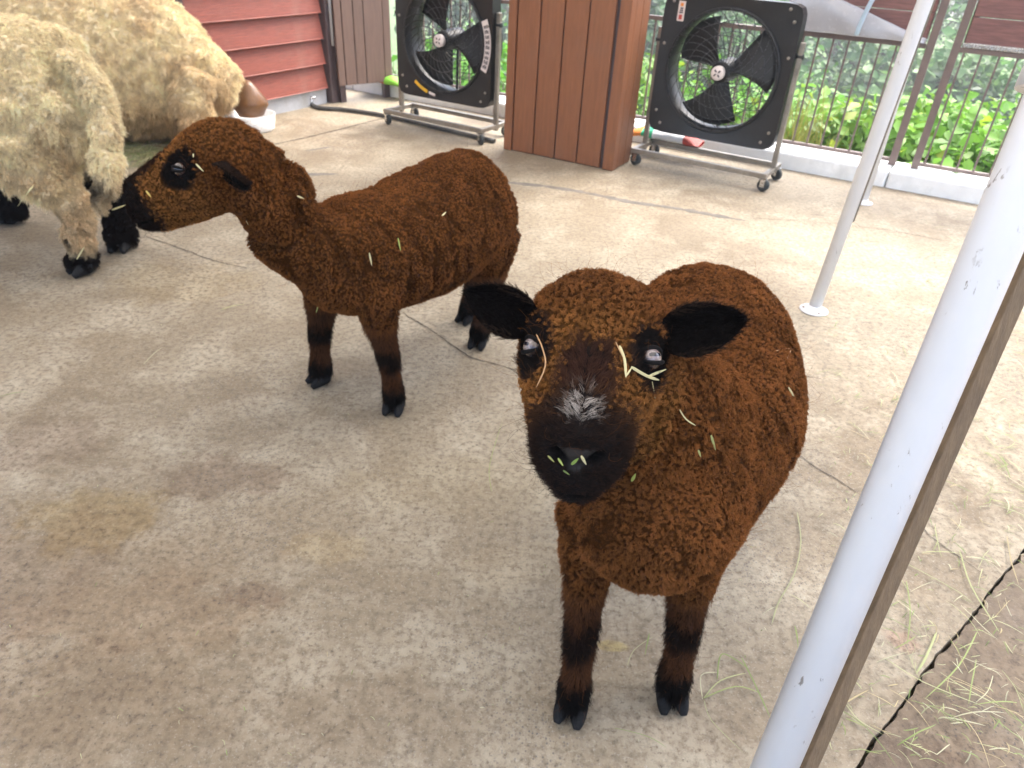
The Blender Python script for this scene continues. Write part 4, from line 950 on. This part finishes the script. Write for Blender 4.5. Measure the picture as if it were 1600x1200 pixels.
make_sheep('standing white woolly sheep with a hanging tail and black feet', [(T3, L3, (0, 0, 1)), (N3, L3, (0, 0, 1)), (tail, L3, D3)], legs3, 300, .0075, 14, .013, dark3, dirty3, parts3)

D4 = unit([-.965, -.26, 0]); L4 = np.array([-D4[1], D4[0], 0]); R4 = np.array([-1.60, 3.93, 0])
T4 = [(*(R4+D4*t)[:2], zc, hw, hu, hd) for t, hw, zc, hu, hd in [(-.005, .05, .44, .10, .10), (.02, .12, .42, .19, .18), (.10, .19, .39, .265, .25), (.25, .235, .37, .305, .30), (.50, .25, .355, .325, .32), (.80, .24, .355, .32, .32), (1.0, .19, .37, .25, .25), (1.12, .07, .38, .10, .10)]]
nb4 = R4+D4*.95; N4 = [(*nb4[:2], .48, .13, .15, .16), (*(nb4+D4*.2)[:2], .60, .11, .12, .13), (*(nb4+D4*.35)[:2], .72, .09, .10, .10), (*(nb4+D4*.50)[:2], .71, .065, .075, .075), (*(nb4+D4*.66)[:2], .64, .04, .05, .05)]
th = [(*(R4+D4*.05+np.array([.02, -.20, 0]))[:2], .38, .05, .08, .08), (*(R4+D4*.08+np.array([.0, -.23, 0]))[:2], .24, .075, .10, .10), (*(R4+D4*.04+np.array([.01, -.23, 0]))[:2], .10, .055, .07, .07), (*(R4+np.array([.02, -.23, 0]))[:2], .03, .03, .04, .04)]
fx = R4+np.array([.01, -.24, 0])
legs4 = [([(*(fx+D4*.12)[:2], .16, .07, .09), (*(fx+D4*.05)[:2], .10, .055, .06), (*fx[:2], .055, .04, .045), (fx[0]+.01, fx[1]-.02, .025, .03, .035)], np.array([.3, -1.])),
         ([(*(R4+D4*.85+L4*-.0)[:2], .2, .08, .09), (*(R4+D4*.95)[:2]+np.array([-.05, -.14]), .07, .05, .05), (*(R4+D4*.9)[:2]+np.array([0, -.24]), .03, .035, .035)], D4[:2])]
def dark4(v):
    n = fbm(v*26+7); k = 0
    for px, py, Y, r_ in ((383, 85, 3.85, .03), (372, 197, 3.70, .035), (397, 205, 3.72, .04), (318, 190, 3.74, .03)):
        k = np.maximum(k, np.exp(-np.sum((v-atY(px, py, Y))**2, 1)/r_**2))
    head = sstep((v-R4)@D4, 1.28, 1.33); return np.maximum(np.clip(k*(.6+n), 0, 1)*.95, head)
def dirty4(v): return .85*sstep(v[:, 2], .30, .14)*sstep(v[:, 0], -1.52, -1.62)+.15
def parts4(root, off):
    h = nb4+D4*.38
    for sg in (-1, 1):
        ear(root, np.array([h[0], h[1], .75])+L4*sg*.07-off, L4*sg-D4*.2-np.array([0, 0, .35]), D4+np.array([0, 0, .4]), .14, .075, 421, SOOT, SOOT, False)
        eye(root, np.array([*(nb4+D4*.49)[:2], .73])+L4*sg*.06-off, L4*sg+D4*.3, (0, 0, 1), .014, 'iris_dark')
make_sheep('cream white sheep lying against the clapboard wall', [(T4, L4, (0, 0, 1)), (N4, L4, (0, 0, 1)), (th, L4, D4)], legs4, 400, .0100, 13, .018, dark4, dirty4, parts4)

# ================================================================== HAY
def blade_pts(p0, ang, length, bend, kinks, r, z0=.003, lift=.0):
    n = 7; P = [np.array(p0, float)]; a = ang; st = length/(n-1)
    for i in range(n-1):
        a += bend/(n-1)+r.normal(0, .05)
        if kinks and r.random() < .18: a += r.normal(0, .9)
        P.append(P[-1]+st*np.array([math.cos(a), math.sin(a), 0]))
    P = np.array(P); P[:, 2] = z0+lift*np.sin(np.linspace(0, math.pi, n))+np.linspace(0, lift*.6*r.random(), n); return P
def ribbon(mb, P, w_, r, up=(0, 0, 1)):
    P = np.asarray(P); n = len(P); T = np.gradient(P, axis=0); T /= np.linalg.norm(T, axis=1)[:, None]+1e-9
    S = np.cross(T, np.asarray(up, float)); S /= np.linalg.norm(S, axis=1)[:, None]+1e-9; ww = w_*np.clip(np.minimum(np.arange(n)+1.2, np.arange(n)[::-1]+.5)/2.2, .25, 1)
    Nn = np.cross(S, T); v = []
    for i in range(n): v += [P[i]-S[i]*ww[i]/2, P[i]+Nn[i]*ww[i]*.15, P[i]+S[i]*ww[i]/2]
    f = []
    for i in range(n-1):
        for j in (0, 1): f.append((i*3+j, i*3+j+1, i*3+4+j, i*3+3+j))
    mb.add(v, f, True)
HAYC = [np.array(c)*.85 for c in ((.42, .45, .22), (.50, .51, .28), (.32, .39, .14), (.48, .40, .22), (.55, .54, .36), (.25, .34, .11))]
def hay_obj(name, mb, col, parent=None):
    o = mb.build(name, M['hay'], parent); c = np.tile(col, (len(o.data.vertices), 1)); setcol(o.data, np.clip(c, 0, 1)); return o
hr = np.random.default_rng(77)
def hay_stem(P, w_, label, group, col=None, up=(0, 0, 1), branch=False):
    mb = MB(); P = np.asarray(P); base = P[0].copy(); Q = P-base; ribbon(mb, Q, w_, hr, up)
    if branch:
        for i in (2, 3, 4):
            a = hr.uniform(.3, .7)*hr.choice([-1, 1]); d = Q[i+1]-Q[i]; d = np.array([d[0]*math.cos(a)-d[1]*math.sin(a), d[0]*math.sin(a)+d[1]*math.cos(a), d[2]]); d = unit(d)
            l = np.linalg.norm(Q[-1]-Q[0])*hr.uniform(.15, .35); ribbon(mb, [Q[i]+d*l*t for t in np.linspace(0, 1, 5)], w_*.7, hr, up)
    o = hay_obj('hay_stem', mb, (HAYC[hr.integers(len(HAYC))] if col is None else np.array(col))*hr.uniform(.8, 1.15)); o.location = base
    return tag(o, label, 'hay', group)
FL = 'single hay stem or small sprig lying apart on bare concrete'; FG = 'loose hay stems on the floor'
# stems drawn one by one where the photograph shows them
for pts_, w_ in (([(345, 486), (383, 477)], .006), ([(225, 571), (255, 544)], .003), ([(0, 622), (45, 614)], .003), ([(768, 770), (765, 730), (785, 660)], .0018), ([(1443, 803), (1250, 845), (1246, 880), (1222, 930), (1208, 975)], .004)[0:0] or ([(1245, 803), (1250, 850), (1240, 900), (1215, 945), (1205, 978)], .0035),
                ([(1212, 950), (1190, 963)], .002), ([(1232, 930), (1268, 955)], .002), ([(1097, 1095), (1094, 1060), (1120, 1053)], .0022), ([(1120, 1063), (1123, 1032), (1134, 1027), (1168, 1046)], .003), ([(1099, 1093), (1124, 1068), (1165, 1054)], .0026),
                ([(1099, 1093), (1148, 1077), (1188, 1086)], .0026), ([(1158, 1030), (1180, 1078), (1202, 1123)], .0032), ([(1099, 1095), (1110, 1130), (1160, 1178)], .0015), ([(1014, 992), (1007, 1026)], .003), ([(980, 1042), (990, 1020), (1020, 997)], .0014), ([(1241, 980), (1246, 1015)], .004),
                ([(1270, 1180), (1277, 1160), (1310, 1110), (1356, 1080)], .0035), ([(1318, 1100), (1340, 1130), (1378, 1150)], .003), ([(1300, 1105), (1350, 1140), (1400, 1200)], .002), ([(1415, 910), (1420, 960), (1416, 1010)], .003), ([(1368, 1037), (1423, 1020)], .0025),
                ([(1462, 990), (1445, 1030), (1430, 1055)], .0055), ([(1525, 990), (1495, 1045), (1445, 1093)], .0032), ([(1380, 1030), (1440, 1070), (1540, 1108)], .003), ([(1524, 1033), (1515, 1075), (1512, 1102)], .0028), ([(1550, 1058), (1540, 1085), (1523, 1100)], .002),
                ([(1465, 1125), (1480, 1126), (1538, 1136)], .0035), ([(1545, 1120), (1580, 1150), (1640, 1190)], .002), ([(1498, 862), (1515, 920), (1560, 990)], .004), ([(1390, 870), (1480, 920), (1520, 945)], .0025), ([(1572, 840), (1577, 880), (1590, 915)], .0035), ([(1508, 872), (1552, 881)], .005),
                ([(1550, 970), (1600, 995)], .0028), ([(1440, 865), (1500, 867)], .003), ([(960, 1140), (1010, 1155), (1040, 1170)], .0014), ([(1400, 940), (1440, 975)], .0025)):
    P = [G(*p) for p in pts_]; P = catmull(np.array(P), 4) if len(P) > 2 else np.array([P[0]+(P[1]-P[0])*t for t in np.linspace(0, 1, 5)])
    P[:, 2] = .004+.004*np.sin(np.linspace(0, math.pi, len(P))); hay_stem(P, w_*.7, FL, FG)
# and scattered ones, thick along the right hand side
def region(n, f, wr, lr, lab=None):
    for _ in range(n):
        px, py = f(); g = G(px, py)
        if g[1] > 4.2 or g[1] < 0: continue
        hay_stem(blade_pts((g[0], g[1], 0), hr.uniform(0, 6.28), hr.uniform(*lr), hr.normal(0, .35), hr.random() < .4, hr, .004, hr.uniform(0, .010)), hr.uniform(*wr)*.62, lab or FL, FG, branch=hr.random() < .25)
region(95, lambda: (1330+abs(hr.normal(0, 1))*60+hr.uniform(0, 230), hr.uniform(560, 1190)), (.0016, .0034), (.03, .10), 'dry hay stem on the floor around the timber batten')
region(55, lambda: (hr.uniform(1540, 1680), hr.uniform(480, 860)), (.0018, .004), (.04, .12), 'hay stem in the dense scatter beyond the thick white pole')
region(40, lambda: (hr.uniform(1270, 1520), hr.uniform(350, 640)), (.0016, .0034), (.03, .09), 'thin hay stem on the pale floor near the slim white poles')
region(18, lambda: (hr.uniform(1340, 1420), hr.uniform(600, 700)), (.0018, .003), (.03, .08), 'hay stem in the small clump beside the looking lamb')
region(14, lambda: (hr.uniform(200, 260), hr.uniform(228, 262)), (.002, .004), (.06, .14), 'hay stem on the greenish bedding by the lying sheep')
# uncountable chaff and fine bits
def chaff(n, f, name, label, zr=.006, wr=(.0008, .002), lr=(.008, .035)):
    mb = MB(); cols = []
    for _ in range(n):
        px, py = f(); g = G(px, py)
        if g[1] > 4.3 or g[1] < .2: continue
        b = len(mb.v); P = blade_pts((g[0], g[1], 0), hr.uniform(0, 6.28), hr.uniform(*lr), hr.normal(0, .5), False, hr, .003+hr.uniform(0, zr), hr.uniform(0, .004)); ribbon(mb, P, hr.uniform(*wr), hr)
        cols += [HAYC[hr.integers(len(HAYC))]*hr.uniform(.6, 1.1)]*(len(mb.v)-b)
    o = mb.build(name, M['hay']); setcol(o.data, np.clip(np.array(cols), 0, 1)); o['kind'] = 'stuff'; tag(o, label, 'hay'); return o
chaff(750, lambda: (hr.uniform(1280, 1680), hr.uniform(330, 1190)), 'hay_chaff', 'fine hay chaff strewn over the floor around the white poles')
chaff(900, lambda: (hr.normal(225, 45), hr.normal(243, 9)), 'hay_litter', 'thin bed of greenish hay under the lying sheep', .02, (.002, .004), (.03, .12))
chaff(160, lambda: (hr.uniform(0, 1200), hr.uniform(350, 1190)), 'dust_bits', 'tiny scattered straw bits on the open floor', .001, (.0006, .0015), (.003, .012))

# straw caught in the fleeces
from mathutils.bvhtree import BVHTree
def bvh_of(root):
    b = [c for c in root.children if c.name.startswith('body')][0]; off = np.array(root.location); v = mverts(b.data)+off
    return BVHTree.FromPolygons([tuple(p) for p in v], [tuple(p.vertices) for p in b.data.polygons])
ANIM = [o for o in COL.objects if o.parent is None and o.get('category') == 'sheep']; TREES = [bvh_of(o) for o in ANIM]
def surf(px, py, k, lift):
    d = ray(px, py); h = TREES[k].ray_cast(Vector(CAM), Vector(d))
    if h[0] is None: return None
    return np.array(h[0])-d*lift
def stuck(k, pts_, w_, col, label, lift=.011):
    P = [surf(x, y, k, lift+.002*i) for i, (x, y) in enumerate(pts_)]
    if any(p is None for p in P): P = [p for p in P if p is not None]
    if len(P) < 2: return
    P = catmull(np.array(P), 4) if len(P) > 2 else np.array([P[0]+(P[1]-P[0])*t for t in np.linspace(0, 1, 5)])
    mb = MB(); Q = P-P[0]; ribbon(mb, Q, w_, hr, -FW); o = hay_obj('straw', mb, np.array(col)); o.location = P[0]; tag(o, label, 'straw', 'straw caught in the fleeces')
YS, GS, TS = (.62, .56, .30), (.38, .45, .12), (.50, .30, .15)
for pts_, w_, c, lab in (([(815, 540), (838, 524)], .0012, TS, 'tan straw beside the left hand eye of the looking lamb'), ([(838, 522), (848, 545), (852, 572), (838, 605)], .0016, TS, 'long curved tan straw hanging below the eye of the looking lamb'),
        ([(812, 605), (814, 640), (810, 672)], .004, GS, 'green blade hanging on the cheek of the looking lamb'), ([(806, 625), (806, 665), (816, 705)], .003, (.30, .33, .10), 'dark green blade under the cheek of the looking lamb'),
        ([(968, 540), (976, 562), (978, 590)], .0028, YS, 'pale straw tuft between the eyes of the looking lamb'), ([(962, 534), (974, 560)], .0012, TS, 'thin tan straw on the brow of the looking lamb'), ([(978, 588), (988, 573)], .002, YS, 'short pale straw below the brow of the looking lamb'),
        ([(986, 573), (1010, 587), (1030, 594)], .0032, YS, 'pale yellow straw under the eye of the looking lamb'), ([(1013, 588), (1041, 577)], .0030, YS, 'pale straw crossing another under the eye of the looking lamb'), ([(1019, 596), (1024, 624)], .0014, YS, 'thin straw dangling on the cheek of the looking lamb'),
        ([(1111, 680), (1118, 703)], .0032, (.40, .42, .16), 'green leaf bit on the shoulder of the looking lamb'), ([(1062, 640), (1072, 655), (1087, 665)], .0016, YS, 'thin straw behind the cheek of the looking lamb'), ([(1091, 703), (1095, 714)], .0026, (.40, .42, .16), 'tiny green leaf bit low on the shoulder of the looking lamb'),
        ([(1232, 605), (1243, 624)], .0030, YS, 'pale straw on the flank of the looking lamb'), ([(1212, 548), (1235, 545), (1230, 560)], .0016, TS, 'bent tan straw high on the flank of the looking lamb'), ([(987, 752), (993, 740)], .004, GS, 'green leaf scrap beneath the jaw of the looking lamb'),
        ([(872, 716), (880, 728)], .0024, GS, 'green hay crumb on the lip of the looking lamb'), ([(893, 726), (904, 716)], .0034, (.26, .38, .09), 'bright green hay crumb under the nostril of the looking lamb'), ([(908, 712), (916, 726)], .003, YS, 'pale hay crumb at the nostril of the looking lamb'), ([(856, 712), (866, 722)], .0020, (.30, .30, .10), 'olive hay crumb on the upper lip of the looking lamb'),
        ([(880, 735), (890, 742)], .0020, (.16, .21, .06), 'dark green hay crumb on the lower lip of the looking lamb'), ([(742, 470), (748, 480)], .0015, YS, 'straw fleck in the ear of the looking lamb')):
    stuck(0, pts_, w_, c, lab, .012 if pts_[0][1] < 700 or pts_[0][0] > 950 else .005)
for pts_, w_, c, lab in (([(306, 256), (318, 268)], .005, YS, 'short yellow straw above the eye of the sniffing lamb'), ([(302, 240), (302, 246)], .004, YS, 'straw fleck on the crown of the sniffing lamb'), ([(228, 298), (236, 308)], .006, (.62, .45, .12), 'yellow straw scrap on the muzzle of the sniffing lamb'),
        ([(464, 306), (476, 311)], .006, YS, 'straw scrap on the neck of the sniffing lamb'), ([(577, 395), (581, 415)], .006, YS, 'upright straw bit on the side of the sniffing lamb'), ([(622, 372), (626, 392)], .005, GS, 'green straw bit on the ribs of the sniffing lamb'), ([(690, 338), (697, 331)], .006, YS, 'straw scrap on the back of the sniffing lamb'),
        ([(494, 488), (500, 468)], .008, GS, 'green leaf on the chest of the sniffing lamb'), ([(448, 466), (462, 470)], .006, YS, 'pale scrap at the front of the chest of the sniffing lamb'), ([(385, 345), (388, 352)], .004, YS, 'straw fleck behind the jaw of the sniffing lamb')):
    stuck(1, pts_, w_*.62, c, lab, .012)
for pts_, w_, c, lab in (([(150, 332), (175, 328), (197, 320)], .006, YS, 'straw held between the sniffing lamb and the hock of the sheep'), ([(120, 405), (132, 385), (160, 365)], .005, YS, 'curved straw on the hind leg of the standing sheep'), ([(28, 322), (40, 305), (52, 290)], .007, YS, 'pale straw hanging from the belly of the standing sheep'), ([(103, 28), (122, 36)], .004, TS, 'thin straw on the back of the standing sheep')):
    stuck(2, pts_, w_, c, lab, .03)

# ================================================================== VEGETATION BEYOND THE RAILING
def leaves(name, parent, P, size, cols, seed, droop=.35, shape=1.5, mtl='leaf'):
    """many small folded leaves, one mesh; P leaf positions, size per leaf"""
    r = np.random.default_rng(seed); n = len(P)
    nm = r.normal(0, .55, (n, 3))+np.array([0, -.15, .9]); nm /= np.linalg.norm(nm, axis=1)[:, None]
    d = r.normal(0, 1, (n, 3)); d[:, 2] -= droop; d -= nm*np.sum(d*nm, 1)[:, None]; d /= np.linalg.norm(d, axis=1)[:, None]
    s = np.cross(nm, d); L = size[:, None]; Wd = size[:, None]/shape
    v = np.stack([P, P+d*L*.35+s*Wd*.5+nm*L*.07, P+d*L, P+d*L*.35-s*Wd*.5+nm*L*.07, P+d*L*.72+s*Wd*.30+nm*L*.03, P+d*L*.72-s*Wd*.30+nm*L*.03], 1).reshape(-1, 3)
    b = np.arange(n)[:, None]*6; f = np.concatenate([b+np.array([0, 1, 4, 2]), b+np.array([0, 2, 5, 3])], 1).reshape(-1, 4)
    me = bpy.data.meshes.new(name); me.vertices.add(len(v)); me.loops.add(f.size); me.polygons.add(len(f))
    me.vertices.foreach_set('co', v.astype(np.float32).ravel()); me.loops.foreach_set('vertex_index', f.ravel().astype(np.int32))
    me.polygons.foreach_set('loop_start', np.arange(len(f), dtype=np.int32)*4); me.update(calc_edges=True); me.materials.append(M[mtl])
    setcol(me, np.repeat(np.clip(cols, 0, 1), 6, 0)); o = bpy.data.objects.new(name, me); link(o, parent); return o
vr = np.random.default_rng(9)
def bush(u, v, rx, ry, top, nleaf, size, tone, label, name='bush', cat='bush', group='bushes outside the railing'):
    z0 = float(terr(np.array([u]), np.array([v]))[0]); base = BF(u, v, z0); root = empty(name, base, 0, label, cat, group); h = top-z0; r = np.random.default_rng(int(abs(u*97+v*31)*10)+3)
    st = MB(); K = 16; C_ = []
    for i in range(K):
        a = r.random()*6.28; q = math.sqrt(r.random()); x, y = rx*q*math.cos(a), ry*q*math.sin(a); z = h*(.45+.5*r.random()*(1-.5*q*q))
        C_.append((x, y, z)); st.tube([(x*.1, y*.1, -.05), (x*.5, y*.5, z*.55), (x, y, z)], [.014, .010, .004], 5)
    st.build('stem', M['bark'], root); C_ = np.array(C_)
    ci = r.integers(0, K, nleaf); P = C_[ci]+r.normal(0, 1, (nleaf, 3))*np.array([rx*.26, ry*.26, h*.16]); P[:, 2] = np.minimum(P[:, 2], h*(1.02+.06*r.random(nleaf))); P[:, 2] = np.abs(P[:, 2])
    br = (.55+.75*np.clip(P[:, 2]/h, 0, 1.1))[:, None]*0+1.; c = np.array(tone)*np.exp(r.normal(0, .22, nleaf))[:, None]*br; yel = (r.random(nleaf) < .08)[:, None]; c = np.where(yel, c*np.array([1.8, 1.25, .8]), c)
    leaves('foliage', root, P, size*(.6+.7*r.random(nleaf)), c, 5+int(abs(u)*10)); return root
BL = ['bright green broad leaved bush outside the railing']*3
for i, (u, v, rx, ry, top, nl, sz, lab) in enumerate([(.30, .85, .62, .45, -.02, 1500, .085, 0), (1.05, .80, .65, .45, .05, 1600, .085, 1), (1.85, .85, .65, .45, .08, 1500, .085, 2), (2.7, .85, .65, .45, .10, 1200, .085, 2),
        (-.55, .95, .6, .45, -.10, 1000, .085, 0), (-1.5, .95, .7, .5, .0, 1000, .085, 0), (-2.5, 1.0, .7, .5, .1, 800, .085, 0), (.70, 1.55, .8, .6, -.12, 1500, .09, 1), (1.9, 1.6, .9, .6, -.05, 1400, .09, 2), (-.9, 1.8, .9, .6, -.1, 1000, .09, 0)]):
    bush(KU+u, KV+.2+v, rx, ry, top+.24, nl, sz, (.15+.04*vr.random(), .32+.05*vr.random(), .05), BL[lab])
# yellowing grass tuft next to the fan
gt = empty('grass_tuft', BF(KU-.02, KV+.42, -.25), 0, 'tall yellowish grass tuft just outside the railing beside the fan', 'grass'); mb = MB()
for i in range(130):
    a = vr.random()*6.28; q = vr.random()*.16; p0 = np.array([q*math.cos(a)*1.4, q*math.sin(a), 0]); hgt = .35+.30*vr.random(); ln = vr.normal(0, .10, 2)
    P = np.array([p0+np.array([ln[0]*t*t, ln[1]*t*t, hgt*t]) for t in np.linspace(0, 1, 6)]); ribbon(mb, P, .006, vr, (vr.normal(), vr.normal(), .1))
hay_obj('blades', mb, np.array([.30, .30, .07]), gt)
def tree(u, v, rad, h, nleaf, size, tone, label, kind='tree'):
    z0 = float(terr(np.array([u]), np.array([v]))[0]); root = empty('tree', BF(u, v, z0), 0, label, 'tree', 'trees on the slope'); r = np.random.default_rng(int(abs(u*53+v*17)*10)+1)
    tk = MB(); tk.tube([(0, 0, -.3), (.1, 0, h*.3), (.05, .1, h*.62), (0, 0, h*.9)], [.05*rad+.04, .045*rad+.03, .03*rad+.02, .015], 8)
    K = 34; C_ = []
    for i in range(K):
        a = r.random()*6.28; b = math.acos(1-1.7*r.random()); q = .55+.45*r.random(); c = np.array([rad*q*math.sin(b)*math.cos(a), rad*q*math.sin(b)*math.sin(a), h*.48+h*.47*q*math.cos(b)]); C_.append(c)
        if i % 2 == 0: tk.tube([(0.05, .05, max(.3, c[2]*.45)), c*.6+np.array([0, 0, .1*h]), c], [.03, .02, .008], 5)
    tk.build('trunk', M['bark'], root); C_ = np.array(C_); tn = np.exp(r.normal(0, .25, K))
    ci = r.integers(0, K, nleaf); P = C_[ci]+r.normal(0, 1, (nleaf, 3))*np.array([rad*.19, rad*.19, h*.085]); c = np.array(tone)*tn[ci][:, None]*np.exp(r.normal(0, .15, nleaf))[:, None]
    leaves('crown', root, P, size*(.6+.7*r.random(nleaf)), c, 7+int(abs(u*10+v))); return root
TL = ['dark bushy tree on the slope below the railing', 'mid green tree on the slope, seen through the railing bars', 'pale loose tree further down the slope']
TT = [(.045, .10, .032), (.085, .18, .045), (.13, .23, .07)]
for i, (u, v, rad, h, k) in enumerate([(1.9, 7.5, 1.1, 2.6, 0), (3.6, 6.5, 1.2, 2.6, 1), (5.2, 6.0, 1.3, 3.0, 1), (7.2, 8.0, 1.8, 3.8, 0), (2.8, 11.5, 1.7, 3.6, 1), (.4, 12.5, 1.7, 3.0, 2), (5.0, 12.5, 2.0, 4.2, 0), (-2.5, 8.5, 1.5, 3.2, 1), (-5.0, 10.0, 1.9, 4.0, 0), (-1.0, 15.5, 2.4, 4.5, 1),
        (4.0, 18.0, 2.8, 5.0, 2), (8.5, 14.0, 2.5, 5.0, 1), (-6.0, 16.0, 2.6, 5.0, 1), (9.5, 21.0, 3.2, 6.0, 0), (-3.0, 22.0, 3.2, 5.6, 0), (1.5, 24.0, 3.2, 5.6, 1), (-9.5, 14.0, 2.6, 5.0, 0), (-9., 24, 3.2, 6., 1), (14, 15, 3., 6., 1), (6., 27., 3.4, 6., 2), (13., 26., 3.5, 6.5, 0)]):
    tree(KU+u, KV+v, rad, h, 2600 if v < 10 else 3200, .13 if v < 10 else .22, TT[k], TL[k])
# rough grass on the bank
mb = MB(); cols = []
for i in range(5200):
    u = KU+vr.uniform(-4, 8); dv = vr.random()**1.6*11+.55; z0 = float(terr(np.array([u]), np.array([KV+dv]))[0]); p0 = BF(u, KV+dv, z0-.02); hgt = vr.uniform(.15, .42)*(1+.04*dv); ln = vr.normal(0, .35, 2)*hgt; b = len(mb.v)
    P = np.array([p0+np.array([ln[0]*t*t, ln[1]*t*t, hgt*t]) for t in (0, .4, .75, 1.)]); ribbon(mb, P, .012+.004*dv, vr, (vr.normal(), vr.normal(), .1)); cols += [np.array([.12, .21, .05])*vr.uniform(.6, 1.4)]*(len(mb.v)-b)
o = mb.build('bank_grass', M['hay']); setcol(o.data, np.array(cols)); o['kind'] = 'stuff'; tag(o, 'rough green grass covering the bank beyond the railing', 'grass')
